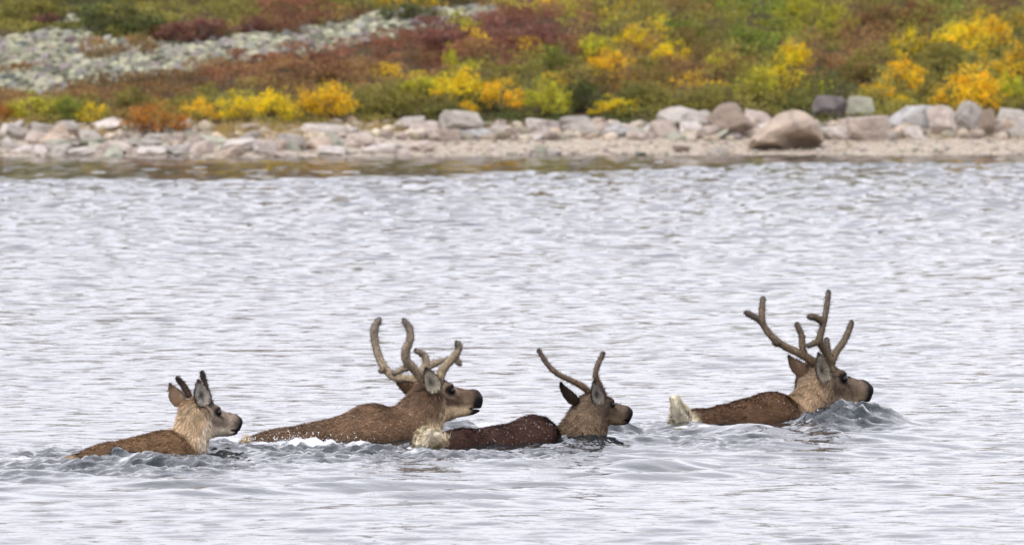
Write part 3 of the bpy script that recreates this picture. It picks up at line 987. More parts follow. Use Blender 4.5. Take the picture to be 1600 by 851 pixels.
cen[:, 0] += rs.randn(nl) * .075
cen[:, 1] += rs.randn(nl) * .075
cen[:, 2] += hh * rs.rand(nl) ** .5
v, f = leaves(cen, .024, rs)
tint = np.repeat(np.repeat(colr, per, 0) * rs.uniform(.85, 1.15, (nl, 1)), 4, 0)
scrub = link('tundra_scrub', mesh('tundra_scrub', v, f, {'tint': tint}, smooth=False), m_leaf)
tag(scrub, 'low red, russet and olive heath that covers the far hillside', 'heath', kind='stuff')
# dry grass on the upper beach
k = 9000
X = np.concatenate([rs.normal(-3.2, 1.3, k * 3 // 4), rs.uniform(-9, 9, k - k * 3 // 4)])
Y = shore_y(X) + rs.uniform(1.8, 3.6, k)
keep = value_noise(X * .9, Y * 1.2, 48) > .0
X, Y = X[keep], Y[keep]
Zg = ground_z(X, Y)
hgt = rs.uniform(.05, .16, len(X))
b0 = np.stack([X, Y, Zg - .01], 1)
dv = rs.randn(len(X), 3) * .4 + arr(0, 0, 1)
sv = rs.randn(len(X), 3) * arr(1, .4, 0)
sv /= np.linalg.norm(sv, axis=1)[:, None] + 1e-9
v = np.stack([b0 - sv * .006, b0 + sv * .006, b0 + dv * hgt[:, None]], 1).reshape(-1, 3)
c = np.repeat(arr(.36, .26, .09) * rs.uniform(.6, 1.3, (len(X), 1)), 3, 0)
tag(link('dry_grass', mesh('dry_grass', v, np.arange(len(v)).reshape(-1, 3), {'tint': c}, smooth=False), m_leaf), 'dry yellow grass on the upper beach', 'grass', kind='stuff')

# ------------------------------------------------------------------ caribou
m_coat = tint_material('caribou_hide', .75)
m_fur = tint_material('caribou_fur', .62)
m_velvet = tint_material('antler_velvet', .9, noise=60.0)
m_ear = tint_material('ear_hide', .8)
m_eye, n, p, o = material('wet_eye')
p.inputs['Base Color'].default_value = (.012, .008, .006, 1)
p.inputs['Roughness'].default_value = .22
m_drop, n, p, o = material('water_drop')
p.inputs['Base Color'].default_value = (.85, .87, .9, 1)
p.inputs['Roughness'].default_value = .25

def smin(a, b, k):
    h = np.maximum(k - np.abs(a - b), 0) / k
    return np.minimum(a, b) - h * h * k * .25

def sd_cone(P, a, b, r1, r2, sq=None):
    """capsule whose radius runs from r1 to r2; sq squeezes it along a unit direction (dir, factor)"""
    pa, ba = P - a, b - a
    if sq is not None:
        d, f_ = sq
        pa = pa + (pa @ d)[..., None] * d * (1 / f_ - 1)
        ba = ba + (ba @ d) * d * (1 / f_ - 1)
    h = np.clip((pa @ ba) / (ba @ ba), 0, 1)
    return np.linalg.norm(pa - h[..., None] * ba, axis=-1) - (r1 + (r2 - r1) * h)

def sd_ell(P, c, r, M):
    """ellipsoid with axes M (rows)"""
    q = ((P - c) @ M.T) / r
    k = np.linalg.norm(q, axis=-1)
    k2 = np.linalg.norm(q / r, axis=-1)
    return k * (k - 1) / np.maximum(k2, 1e-6)

def surface_nets(V, org, h):
    nx, ny, nz = V.shape
    s = V < 0
    corners = [(0, 0, 0), (1, 0, 0), (0, 1, 0), (1, 1, 0), (0, 0, 1), (1, 0, 1), (0, 1, 1), (1, 1, 1)]
    def sl(A, c):
        return A[c[0]:nx - 1 + c[0], c[1]:ny - 1 + c[1], c[2]:nz - 1 + c[2]]
    cnt = sum(sl(s, c).astype(np.int8) for c in corners)
    cell = (cnt > 0) & (cnt < 8)
    ci = np.argwhere(cell)
    vid = np.full(cell.shape, -1, np.int64)
    vid[cell] = np.arange(len(ci))
    acc = np.zeros((len(ci), 3))
    num = np.zeros(len(ci))
    for i in range(8):
        for j in range(i + 1, 8):
            a, b = arr(*corners[i]), arr(*corners[j])
            if np.abs(a - b).sum() != 1:
                continue
            va = V[ci[:, 0] + corners[i][0], ci[:, 1] + corners[i][1], ci[:, 2] + corners[i][2]]
            vb = V[ci[:, 0] + corners[j][0], ci[:, 1] + corners[j][1], ci[:, 2] + corners[j][2]]
            m = (va < 0) != (vb < 0)
            t = np.where(m, va / np.where(m, va - vb, 1), 0)
            acc += m[:, None] * (a + t[:, None] * (b - a))
            num += m
    verts = org + (ci + acc / num[:, None]) * h
    faces = []
    for ax in range(3):
        o1, o2 = [(1, 2), (2, 0), (0, 1)][ax]
        lo = [slice(None)] * 3
        hi = [slice(None)] * 3
        lo[ax] = slice(0, -1)
        hi[ax] = slice(1, None)
        e = np.argwhere(s[tuple(lo)] != s[tuple(hi)])
        e = e[(e[:, o1] > 0) & (e[:, o2] > 0) & (e[:, o1] < V.shape[o1] - 1) & (e[:, o2] < V.shape[o2] - 1)]
        d1 = np.zeros(3, int)
        d2 = np.zeros(3, int)
        d1[o1] = 1
        d2[o2] = 1
        g = lambda q: vid[q[:, 0], q[:, 1], q[:, 2]]
        f = np.stack([g(e - d1 - d2), g(e - d2), g(e), g(e - d1)], 1)
        flip = ~s[e[:, 0], e[:, 1], e[:, 2]]
        f[flip] = f[flip][:, ::-1]
        faces.append(f[(f >= 0).all(1)])
    return verts, np.concatenate(faces)

def spline(pts, per=8):
    """Catmull-Rom through rows of (x, y, z, ...)"""
    p = np.asarray(pts, float)
    p = np.concatenate([2 * p[:1] - p[1:2], p, 2 * p[-1:] - p[-2:-1]])
    outp = []
    for i in range(1, len(p) - 2):
        for t in np.linspace(0, 1, per, endpoint=False):
            a, b, c, d = p[i - 1], p[i], p[i + 1], p[i + 2]
            outp.append(.5 * (2 * b + (c - a) * t + (2 * a - 5 * b + 4 * c - d) * t * t + (3 * b - a - 3 * c + d) * t ** 3))
    outp.append(p[-2])
    return np.array(outp)

def strands(root, nrm, flow, length, width, col, r, lift=.35, droop=.15):
    """thin tapering hairs, each a bent blade of two quads"""
    k = len(root)
    d = nrm * lift + flow + r.randn(k, 3) * .16
    d /= np.linalg.norm(d, axis=1)[:, None] + 1e-9
    L_ = length[:, None]
    side = np.cross(d, nrm) + r.randn(k, 3) * .25
    side /= np.linalg.norm(side, axis=1)[:, None] + 1e-9
    w_ = width if np.isscalar(width) else width[:, None]
    p0 = root - nrm * .004
    p1 = root + d * L_ * .55
    d2 = d - nrm * droop
    p2 = p1 + d2 / np.linalg.norm(d2, axis=1)[:, None] * L_ * .45
    v = np.stack([p0 - side * w_, p0 + side * w_, p1 + side * w_ * .7, p1 - side * w_ * .7, p2], 1).reshape(-1, 3)
    b = np.arange(k)[:, None] * 5
    q = b + np.array([0, 1, 2, 3])
    t = b + np.array([3, 2, 4])
    c = np.stack([col * .82, col * .82, col, col, col * 1.12], 1).reshape(-1, 3)
    nn = np.repeat(nrm + r.randn(k, 3) * .18, 5, 0)
    nn /= np.linalg.norm(nn, axis=1)[:, None]
    return v, q, t, c, nn

def mesh_normals(v, f):
    nrm = np.zeros_like(v)
    a = v[f[:, 1]] - v[f[:, 0]]
    b = v[f[:, 2]] - v[f[:, 0]]
    fn_ = np.cross(a, b)
    for k in range(f.shape[1]):
        np.add.at(nrm, f[:, k], fn_)
    return nrm / (np.linalg.norm(nrm, axis=1)[:, None] + 1e-12)

def drop_mesh(cen, rad, r):
    v0, f0 = ico(1)
    V = (v0[None] * rad[:, None, None] * r.uniform(.7, 1.3, (len(cen), 1, 3)) + cen[:, None, :]).reshape(-1, 3)
    P = (f0[None] + (np.arange(len(cen)) * len(v0))[:, None, None]).reshape(-1, 3)
    return V, P

def caribou(spec):
    r = np.random.RandomState(spec['seed'])
    Y0 = F * H / (spec['py0'] - YH)
    px0 = spec['px0']
    X0 = (px0 - 800) * Y0 / F
    org = arr(X0, Y0, 0)
    tb = math.tan(math.radians(spec['yaw']))
    def W(px, py, dy=0.0):
        """animal-local point at this photo pixel, dy behind the animal's own heading line"""
        dep = (px - px0) * Y0 / F * tb + dy
        y_ = Y0 + dep
        return arr((px - 800) * y_ / F - X0, dep, H - (py - YH) * y_ / F)
    S = Y0 / F
    root = link('caribou', None, loc=org)
    tag(root, spec['label'], 'caribou', 'caribou swimming in a line')
    # head frame: solve pitch and size so eye and nose fall where they are seen
    th = math.radians(spec['head_yaw'])
    eye_l, nose_l = arr(.165, -.052, -.062), arr(.362, -.092, 0)
    eye_w = W(*spec['eye'])
    dX = (spec['nose'][0] - spec['eye'][0]) * S
    dZ = -(spec['nose'][1] - spec['eye'][1]) * S
    da, db, dc = nose_l - eye_l
    best = None
    for phi in np.radians(np.arange(-60, 20, .25)):
        ux = da * math.cos(phi) * math.cos(th) - db * math.sin(phi) * math.cos(th) - dc * math.sin(th)
        uz = da * math.sin(phi) + db * math.cos(phi)
        s = (ux * dX + uz * dZ) / (ux * ux + uz * uz)
        e = math.hypot(s * ux - dX, s * uz - dZ)
        if s > 0 and (best is None or e < best[0]):
            best = (e, phi, s)
    _, phi, hs = best
    fw = arr(math.cos(phi) * math.cos(th), math.cos(phi) * math.sin(th), math.sin(phi))
    up = arr(-math.sin(phi) * math.cos(th), -math.sin(phi) * math.sin(th), math.cos(phi))
    lf = arr(-math.sin(th), math.cos(th), 0)
    M = np.stack([fw, up, lf])
    ho = eye_w - hs * (eye_l @ M)
    hp = lambda a, b, c=0.0: ho + hs * (arr(a, b, c) @ M)
    print(spec['label'], 'pitch', round(math.degrees(phi), 1), 'size', round(hs, 2))
    mz = spec.get('muzzle', 1.0)
    jw = spec.get('jaw', 1.0)
    # ---- body as one smooth surface
    torso = [(W(a, b, dy), rad * S) for (a, b, rad, dy) in spec['torso']]
    neck = [(W(a, b, dy), rad * S) for (a, b, rad, dy) in spec['neck']]
    allp = np.array([t[0] for t in torso + neck] + [hp(.36, -.1), hp(0, 0), hp(.2, -.2)])
    lo = allp.min(0) - arr(.30, .30, .0)
    hi = allp.max(0) + arr(.14, .30, .12)
    lo[2] = -.22
    h = .0075
    gxs = [np.arange(lo[k], hi[k], h) for k in range(3)]
    P = np.stack(np.meshgrid(*gxs, indexing='ij'), -1)
    V = np.full(P.shape[:3], 9.0)
    for (a, b) in zip(torso[:-1], torso[1:]):
        V = smin(V, sd_cone(P, a[0], b[0], a[1], b[1]), .06)
    for (a, b, rad, dy) in spec.get('lumps', []):
        c = W(a, b, dy)
        V = smin(V, np.linalg.norm(P - c, axis=-1) - rad * S, .07)
    nk = np.full(P.shape[:3], 9.0)
    for (a, b) in zip(neck[:-1], neck[1:]):
        nk = smin(nk, sd_cone(P, a[0], b[0], a[1], b[1]), .04)
    V = smin(V, nk, .05)
    # head only in its own box
    hb = np.array([hp(a, b, c) for a in (-.1, .42) for b in (-.28, .08) for c in (-.16, .16)])
    i0 = [max(0, int((hb[:, k].min() - lo[k]) / h)) for k in range(3)]
    i1 = [min(P.shape[k], int((hb[:, k].max() - lo[k]) / h) + 2) for k in range(3)]
    bx = tuple(slice(i0[k], i1[k]) for k in range(3))
    Q = P[bx]
    k_ = .03 * hs
    g = sd_ell(Q, hp(.068, -.072), hs * arr(.112, .092, .074), M)
    g = smin(g, sd_cone(Q, hp(.09, -.085), hp(.285, -.098), .072 * hs, .046 * hs, (lf, .86)), k_)
    g = smin(g, sd_ell(Q, hp(.105, -.13 * jw), hs * arr(.105, .072, .055), M), k_)
    g = smin(g, sd_cone(Q, hp(.12, -.155 * jw), hp(.29, (-.136 - .01 * mz) * (.75 + .25 * jw)), .038 * hs, .028 * hs), k_)
    g = smin(g, sd_ell(Q, hp(.315, -.103), hs * arr(.050, .052 * mz, .045), M), k_)
    g = smin(g, sd_cone(Q, hp(.25, -.148 * (.7 + .3 * jw)), hp(.330, -.147), .024 * hs, .020 * hs), k_ * .8)
    for c in (-1, 1):
        g = smin(g, np.linalg.norm(Q - hp(.158, -.036, c * .054), axis=-1) - .019 * hs, k_)
        g = smin(g, np.linalg.norm(Q - hp(.335, -.090, c * .026), axis=-1) - .020 * hs, k_ * .5)
        so_ = np.linalg.norm(Q - hp(.172, -.056, c * .078), axis=-1) - .017 * hs      # eye socket
        g = -smin(-g, so_, .012)
        g = -smin(-g, np.linalg.norm(Q - hp(.356, -.088, c * .030), axis=-1) - .008 * hs, .008)   # nostril
    mouth = sd_cone(Q, hp(.27, -.148, 0), hp(.37, -.144, 0), .003 * hs, .006 * hs)
    mouth = np.linalg.norm(((Q - hp(.32, -.1475)) @ M.T) / (hs * arr(.055, .0035, .06)), axis=-1) - 1
    g = -smin(-g, mouth * .0035 * hs, .004)
    V[bx] = smin(V[bx], g, .035)
    v, f = surface_nets(V, lo, h)
    # one light smoothing pass along edges
    nb = np.zeros_like(v)
    nd = np.zeros(len(v))
    for a, b in ((0, 1), (1, 2), (2, 3), (3, 0)):
        for (i, j) in ((a, b), (b, a)):
            np.add.at(nb, f[:, i], v[f[:, j]])
            np.add.at(nd, f[:, i], 1)
    v = v * .4 + .6 * nb / np.maximum(nd, 1)[:, None]
    nrm = mesh_normals(v, f)
    # ---- colouring of hide and hair, by place on the animal
    CL = {k: np.array(lin(c)) for k, c in spec['colors'].items()}
    def weights(p_):
        loc = ((p_ - ho) @ M.T) / hs
        a, b, c = loc[:, 0], loc[:, 1], loc[:, 2]
        def dist(chain):
            d_ = np.full(len(p_), 9.0)
            for (q0, q1) in zip(chain[:-1], chain[1:]):
                d_ = np.minimum(d_, sd_cone(p_, q0[0], q1[0], q0[1], q1[1]))
            return d_
        dt, dn = dist(torso), dist(neck)
        dh = np.minimum(sd_ell(p_, hp(.075, -.09), hs * arr(.12, .09, .08), M), sd_cone(p_, hp(.09, -.1), hp(.32, -.11), .075 * hs, .05 * hs))
        return a, b, c, dt, dn, dh
    def colour(p_):
        a, b, c, dt, dn, dh = weights(p_)
        no = noise3(p_, 13, 5)
        no2 = noise3(p_, 38, 6)
        wn = sstep(-.03, .03, dt - dn + .015 * no)[:, None]
        col = CL['back'] * (1 - wn) + CL['neck'] * wn
        # paler front of the neck / throat
        c0, c1 = neck[0][0], neck[-1][0]
        axis = (c1 - c0) / np.linalg.norm(c1 - c0)
        rel = p_ - c0
        rel = rel - (rel @ axis)[:, None] * axis
        front = (rel @ fw) / neck[0][1]
        wt = (wn[:, 0] * sstep(.0, .75, front + .25 * no))[:, None]
        col = col * (1 - wt) + CL['throat'] * wt
        wh = sstep(-.02, .02, np.minimum(dn, dt) - dh + .01 * no)[:, None]
        face = CL['face'][None] * np.ones((len(p_), 1))
        wj = sstep(-.115, -.15, b + .012 * no)[:, None]
        face = face * (1 - wj) + CL['throat'] * wj
        wf = (sstep(-.05, -.02, b + .008 * no) * sstep(.02, .1, a))[:, None]
        face = face * (1 - wf) + CL['brow'] * wf
        cheek = (np.exp(-((a - .135) / .05) ** 2 - ((b + .105) / .035) ** 2) * .45 * (1 + .6 * no2))[:, None]
        face = face * (1 - cheek) + CL['brow'] * .8 * cheek
        pale = (np.exp(-((a - .255) / .035) ** 2 - ((b + .11) / .04) ** 2) * .45)[:, None]
        face = face * (1 - pale) + (CL['throat'] * .5 + CL['face'] * .5) * pale
        face = face * (1 + .14 * noise3(p_, 55, 9) + .10 * noise3(p_, 110, 10))[:, None]
        col = col * (1 - wh) + face * wh
        # dark round the eye, dark muzzle, pale chin edge
        for sgn in (-1, 1):
            de = np.sqrt(((a - .165) / 1.25) ** 2 + (b + .052) ** 2 + ((c - sgn * .062) * .8) ** 2)
            we = sstep(.034, .019, de)[:, None]
            col = col * (1 - we) + CL['dark'] * we
            ring = sstep(.028, .036, de) * sstep(.052, .042, de) * .35
            col = col * (1 - ring[:, None]) + CL['throat'] * .8 * ring[:, None]
            tear = sstep(.016, .006, np.abs(b + .075 + (a - .18) * .4)) * sstep(.165, .18, a) * sstep(.235, .2, a) * sstep(.02, .04, c * sgn) * .6
            col = col * (1 - tear[:, None]) + CL['dark'] * tear[:, None]
        wm = (sstep(.278, .322, a + .02 * no + .014 * no2 + .10 * np.clip(-.10 - b, -.2, .06)) * sstep(-.06, .0, -dh + .05))[:, None]
        col = col * (1 - wm) + CL['nose'] * wm
        wl = (sstep(.335, .352, a + .25 * (b + .075)) * sstep(-.088, -.068, b) * spec.get('nose_tip', .3))[:, None]
        col = col * (1 - wl) + np.array(lin((150, 140, 135))) * wl
        wlip = (sstep(.27, .29, a) * sstep(.008, .002, np.abs(b + .147)))[:, None]
        col = col * (1 - wlip) + CL['nose'] * .5 * wlip
        # pale rump
        rp = W(*spec['rump'][:3])
        dr = np.linalg.norm(p_ - rp, axis=1)
        wr = sstep(spec['rump'][3] * S * 1.25, spec['rump'][3] * S * .8, dr + .02 * no)[:, None]
        col = col * (1 - wr) + CL['rump'] * wr
        # darker wet hem close to the water
        wet = sstep(.07, .0, p_[:, 2] + .02 * no)[:, None]
        col = col * (1 - .42 * wet * (1 - .6 * wr))
        return col * (1 + .20 * no + .14 * no2 + .14 * noise3(p_, 6, 12))[:, None]
    bc = colour(v)
    body = link('body', mesh('caribou_body', v, f, {'tint': bc * .8}), m_coat, root)
    # ---- hair coat
    tri = np.concatenate([f[:, [0, 1, 2]], f[:, [0, 2, 3]]])
    zc = v[tri].mean(1)[:, 2]
    tri = tri[zc > -.05]
    ar = np.linalg.norm(np.cross(v[tri[:, 1]] - v[tri[:, 0]], v[tri[:, 2]] - v[tri[:, 0]]), axis=1)
    k = spec.get('hairs', 42000)
    t_ = tri[np.searchsorted(np.cumsum(ar) / ar.sum(), r.rand(k)).clip(0, len(tri) - 1)]
    u1, u2 = r.rand(k, 1), r.rand(k, 1)
    sw = (u1 + u2) > 1
    u1, u2 = np.where(sw, 1 - u1, u1), np.where(sw, 1 - u2, u2)
    rt = v[t_[:, 0]] * (1 - u1 - u2) + v[t_[:, 1]] * u1 + v[t_[:, 2]] * u2
    rn = nrm[t_[:, 0]]
    a, b, c, dt, dn, dh = weights(rt)
    head = dh < np.minimum(dn, dt) + .005
    neckm = (~head) & (dn < dt)
    lenh = np.where(head, .011 + .014 * sstep(.2, .02, a), np.where(neckm, .034, .022)) * r.uniform(.6, 1.4, k)
    lenh = np.where(head & (a > .29), .005, lenh)
    hd = arr(math.cos(math.radians(spec['yaw'])), math.sin(math.radians(spec['yaw'])), 0)
    nax = neck[-1][0] - neck[0][0]
    nax /= np.linalg.norm(nax)
    flow = np.where(head[:, None], -fw + arr(0, 0, -.25), np.where(neckm[:, None], nax + arr(0, 0, -.2), -hd + arr(0, 0, -.55)))
    cl = np.stack([noise3(rt, 34, 80 + q) for q in range(3)], 1)
    flow = flow - rn * (flow * rn).sum(1)[:, None]
    flow /= np.linalg.norm(flow, axis=1)[:, None] + 1e-9
    flow = flow + cl * np.where(head, .25, .28)[:, None]
    # clumps of wet hair: dark partings and lighter tips a centimetre or two apart, drawn out along the lie of the coat
    st = rt - flow * (rt * flow).sum(1)[:, None] * .65
    clump = noise3(st, 45, 90) * .5 + noise3(st, 100, 91) * .6 + noise3(st, 200, 92) * .4
    hc = colour(rt) * r.uniform(.75, 1.25, (k, 1)) * (1 + np.where(head, .18, .30)[:, None] * clump[:, None])
    lenh = lenh * (1 + .35 * clump)
    # guard hairs with pale tips on the back
    frost = (r.rand(k) < spec.get('frost', .08)) & (a < .29)
    hc = np.where(frost[:, None], hc * 1.9 + .02, hc)
    de = np.minimum(np.hypot(np.hypot(a - .165, b + .052), c - .062), np.hypot(np.hypot(a - .165, b + .052), c + .062))
    ok = (de > .022) & ~(head & (a > .335))
    q5 = strands(rt[ok], rn[ok], flow[ok], lenh[ok], .0016, hc[ok], r, lift=.34)
    fur = link('fur', mesh('caribou_fur', q5[0], [q5[1], q5[2]], {'tint': q5[3]}, normals=q5[4]), m_fur, body)
    # ---- eyes
    ev, ef = ico(3)
    for c in (-1, 1):
        e = link('eye', mesh('caribou_eye', ev * .0185 * hs * arr(1, 1, 1) + hp(.166, -.053, c * .0555), ef), m_eye, root)
    # ---- ears
    for (base, tip, wid, open_, inner, outer, rim, dby) in spec['ears']:
        B, T = W(base[0], base[1], dby), W(tip[0], tip[1], dby + spec.get('ear_dy', 0))
        T = B + (T - B) * .95
        wid *= .92
        ax_ = T - B
        Ln = np.linalg.norm(ax_)
        ax_ /= Ln
        no_ = arr(*open_)
        no_ -= ax_ * (no_ @ ax_)
        no_ /= np.linalg.norm(no_)
        sd_ = np.cross(ax_, no_)
        ns, ntt = 22, 15
        ss = np.linspace(0, 1, ns)
        tt = np.linspace(-1, 1, ntt)
        SS, TT = np.meshgrid(ss, tt, indexing='ij')
        wprof = wid * S * .5 * (np.sin(math.pi * np.clip(SS, 0, 1) ** .82) ** .62 * .96 + .30 * (1 - SS) ** 2) * (1 - .16 * SS)
        beta = 1.35 - .55 * SS
        sx = np.sin(TT * beta) / np.sin(beta)
        cupd = (1 - np.cos(TT * beta)) / np.sin(beta)
        def shell(off):
            return (B + ax_ * (SS[..., None] * Ln) + sd_ * (sx * wprof)[..., None] + no_ * ((cupd * .85) * wprof - .012 + off)[..., None] - no_ * (.55 * wprof)[..., None])
        vi, vo = shell(0.004).reshape(-1, 3), shell(-.004).reshape(-1, 3)
        id_ = np.arange(ns * ntt).reshape(ns, ntt)
        q = np.stack([id_[:-1, :-1], id_[:-1, 1:], id_[1:, 1:], id_[1:, :-1]], -1).reshape(-1, 4)
        nI = ns * ntt
        ring = np.concatenate([id_[:, 0], id_[-1, 1:], id_[::-1, -1][1:], id_[0, ::-1][1:-1]])
        ringn = np.roll(ring, -1)
        stitch = np.stack([ring, ringn, ringn + nI, ring + nI], 1)
        ci, co, crr = (np.array(lin(x_)) for x_ in (inner, outer, rim))
        sF, tF = SS.ravel(), TT.ravel()
        hol = np.exp(-((sF - .40) / .24) ** 2 - (tF / .38) ** 2)[:, None]  # darkness of the ear's hollow, painted into the inner tint
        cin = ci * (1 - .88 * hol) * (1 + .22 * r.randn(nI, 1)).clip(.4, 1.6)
        ed = (sstep(.74, 1.0, np.abs(tF)) + sstep(.82, 1.0, sF)).clip(0, 1)[:, None]
        cin = cin * (1 - ed) + crr * ed
        cou = co * (1 - .6 * ed) + crr * .6 * ed
        ear = link('ear', mesh('caribou_ear', np.concatenate([vi, vo]), [q, q[:, ::-1] + nI, stitch], {'tint': np.concatenate([cin, cou])}), m_ear, root)
        # fringe of hair in and on the ear
        kk = 900
        ri = r.randint(0, nI, kk)
        fl = ax_ * .9 + r.randn(kk, 3) * .25 + sd_ * (-np.sign(tF[ri]) * .35)[:, None]
        h1 = strands(vi[ri] + r.randn(kk, 3) * .003, np.tile(no_, (kk, 1)), fl, r.uniform(.008, .022, kk), .0012, cin[ri] * r.uniform(.75, 1.25, (kk, 1)), r, lift=.25)
        ro = r.randint(0, nI, kk)
        h2 = strands(vo[ro] + r.randn(kk, 3) * .003, np.tile(-no_, (kk, 1)), np.tile(ax_, (kk, 1)), r.uniform(.005, .013, kk), .0013, cou[ro] * r.uniform(.7, 1.3, (kk, 1)), r, lift=.2)
        off = len(h1[0])
        link('ear_hair', mesh('ear_hair', np.concatenate([h1[0], h2[0]]), [h1[1], h1[2], h2[1] + off, h2[2] + off], {'tint': np.concatenate([h1[3], h2[3]])},
                              normals=np.concatenate([h1[4], h2[4]])), m_fur, ear)
    # ---- antlers in velvet
    for ant in spec['antlers']:
        tubes, cols, RT, RN, RA = [], [], [], [], []
        base_c, tip_c = np.array(lin(ant['base'])), np.array(lin(ant['tip']))
        for br in ant['branches']:
            pts = np.array([list(W(q[0], q[1], q[3])) + [q[2] * S] for q in br])
            sp_ = spline(pts, 7)
            rad = sp_[:, 3] * np.linspace(1.1, .86, len(sp_)) * (1 + .03 * np.sin(np.arange(len(sp_)) * 1.1) + .015 * r.randn(len(sp_)))
            cpos = sp_[:, :3]
            # rounded blunt tip
            tdir = cpos[-1] - cpos[-2]
            tdir /= np.linalg.norm(tdir)
            cap = np.array([cpos[-1] + tdir * rad[-1] * math.sin(q) for q in (.5, 1.0, 1.35)])
            cr_ = np.array([rad[-1] * math.cos(q) for q in (.5, 1.0, 1.35)])
            cpos = np.concatenate([cpos, cap])
            rad = np.concatenate([rad, cr_])
            tv, tq, tt_ = tube(cpos, rad, 12)
            tubes.append((tv, tq, tt_))
            fr = np.concatenate([np.repeat(np.linspace(0, 1, len(cpos)), 12), [0, 1]])
            cc = base_c * (1 - fr[:, None] ** 1.6) + tip_c * fr[:, None] ** 1.6
            cols.append(cc * (1 + .14 * r.randn(len(fr), 1)).clip(.6, 1.4))
            ctr = np.concatenate([np.repeat(cpos, 12, 0), cpos[:1], cpos[-1:]])
            nn_ = tv - ctr
            nn_ /= np.linalg.norm(nn_, axis=1)[:, None] + 1e-9
            kk = int(len(tv) * 5)
            pk = r.randint(0, len(tv) - 2, kk)
            RT.append(tv[pk] + r.randn(kk, 3) * .004)
            RN.append(nn_[pk])
            RA.append(cc[pk])
        vv, pp = join_tubes(tubes)
        ao = link('antler', mesh('caribou_antler', vv, pp, {'tint': np.concatenate(cols)}), m_velvet, root)
        RT, RN, RA = np.concatenate(RT), np.concatenate(RN), np.concatenate(RA)
        hh_ = strands(RT, RN, r.randn(len(RT), 3) * .5, r.uniform(.003, .008, len(RT)), .0011, RA * r.uniform(.8, 1.3, (len(RA), 1)), r, lift=1.0)
        link('velvet', mesh('antler_velvet', hh_[0], [hh_[1], hh_[2]], {'tint': hh_[3]}, normals=hh_[4]), m_fur, ao)
    # ---- tail
    if 'tail' in spec:
        pts = np.array([list(W(q[0], q[1], q[3])) + [q[2] * S] for q in spec['tail']])
        sp_ = spline(pts, 6)
        tv, tq, tt_ = tube(sp_[:, :3], sp_[:, 3], 12)
        tcol = np.array(lin(spec['tail_col']))
        kk = spec.get('tail_hairs', 2600)
        ii = r.randint(0, len(sp_) - 1, kk)
        an = r.randn(kk, 3)
        tg_ = np.gradient(sp_[:, :3], axis=0)
        tg_ /= np.linalg.norm(tg_, axis=1)[:, None]
        an -= tg_[ii] * (an * tg_[ii]).sum(1)[:, None]
        an /= np.linalg.norm(an, axis=1)[:, None]
        cl = np.stack([value_noise(an[:, q] * 4 + ii * .3, an[:, (q + 1) % 3] * 4, 60 + q) for q in range(3)], 1)
        hh_ = strands(sp_[ii, :3] + an * sp_[ii, 3:4] * .95, an, tg_[ii] * spec.get('tail_flow', 1.0) + cl * .6 + arr(0, 0, -.15), r.uniform(.022, .055, kk) * (1.15 - .6 * ii / len(sp_)), .0022, tcol * r.uniform(.68, 1.22, (kk, 1)) ** arr(.9, 1, 1.2) * (1 + .45 * cl[:, :1]), r, lift=.42)
        ff = (sp_[:, 3] * 0 + np.linspace(0, 1, len(sp_)))
        tc_ = np.tile(tcol * .85, (len(tv), 1))
        to = link('tail', mesh('caribou_tail', tv, [tq, tt_], {'tint': tc_}), m_coat, root)
        link('tail_hair', mesh('tail_hair', hh_[0], [hh_[1], hh_[2]], {'tint': hh_[3]}, normals=hh_[4]), m_fur, to)
    # ---- beads of water on the coat
    nd_ = spec.get('drops', 0)
    if nd_:
        cand = np.where((zc[zc > -.05] > .0))[0]
        dpt = v[tri[:, 0]]
        sel = []
        for (a_, b_, ra) in spec['drop_spots']:
            q = W(a_, b_)
            dd = np.hypot(dpt[:, 0] - q[0], (dpt[:, 2] - q[2]))
            okk = np.where((dd < ra * S) & (nrm[tri[:, 0]][:, 1] < .3))[0]
            if len(okk):
                sel.append(r.choice(okk, nd_))
        sel = np.concatenate(sel)
        cen = dpt[sel] + nrm[tri[sel, 0]] * .012 + r.randn(len(sel), 3) * .004
        dv_, dp_ = drop_mesh(cen, r.uniform(.0008, .0022, len(sel)) * r.uniform(.6, 1.2, len(sel)), r)
        tag(link('water_beads', mesh('water_beads', dv_, dp_), m_drop, body), None, None, kind='stuff')
    return root, W

GREYIN, BRN = (196, 190, 178), (104, 86, 70)
calf = dict(seed=1, px0=120, py0=714, yaw=32, head_yaw=34, hairs=40000, frost=.06,
    label='smallest caribou at the left of the line, tan calf with two short spike antlers',
    torso=[(110, 731, 17, 0), (132, 736, 25, 0), (165, 738, 42, 0), (215, 742, 54, 0), (250, 733, 58, 0)],
    lumps=[(266, 716, 36, .0)],
    neck=[(303, 648, 23, 0), (300, 672, 24, 0), (290, 703, 29, 0), (275, 730, 38, 0)],
    eye=(342, 643.5), nose=(375.5, 661), muzzle=.95, jaw=1.08, rump=(104, 718, 0, 18),
    colors=dict(back=(126, 98, 70), neck=(192, 167, 135), throat=(226, 212, 190), face=(160, 142, 125), brow=(112, 93, 77), dark=(46, 34, 28), nose=(30, 26, 27), rump=(205, 180, 140)),
    ears=[((321, 634), (311, 594), 29, (.35, -1, .1), (182, 175, 164), (120, 100, 82), (58, 48, 42), -.12),
          ((284, 632), (266, 600), 25, (.2, 1, .2), (170, 160, 150), (152, 128, 104), (84, 68, 56), .08)],
    antlers=[dict(base=(70, 56, 48), tip=(64, 54, 50), branches=[[(327, 630, 5.0, -.03), (323, 613, 4.5, -.03), (319, 597, 4.4, -.03), (316, 584, 4.2, -.03)]]),
             dict(base=(82, 64, 54), tip=(74, 62, 56), branches=[[(296, 620, 4.8, .06), (289, 606, 4.4, .07), (283, 598, 4.2, .08), (278, 592, 3.6, .08)]])])
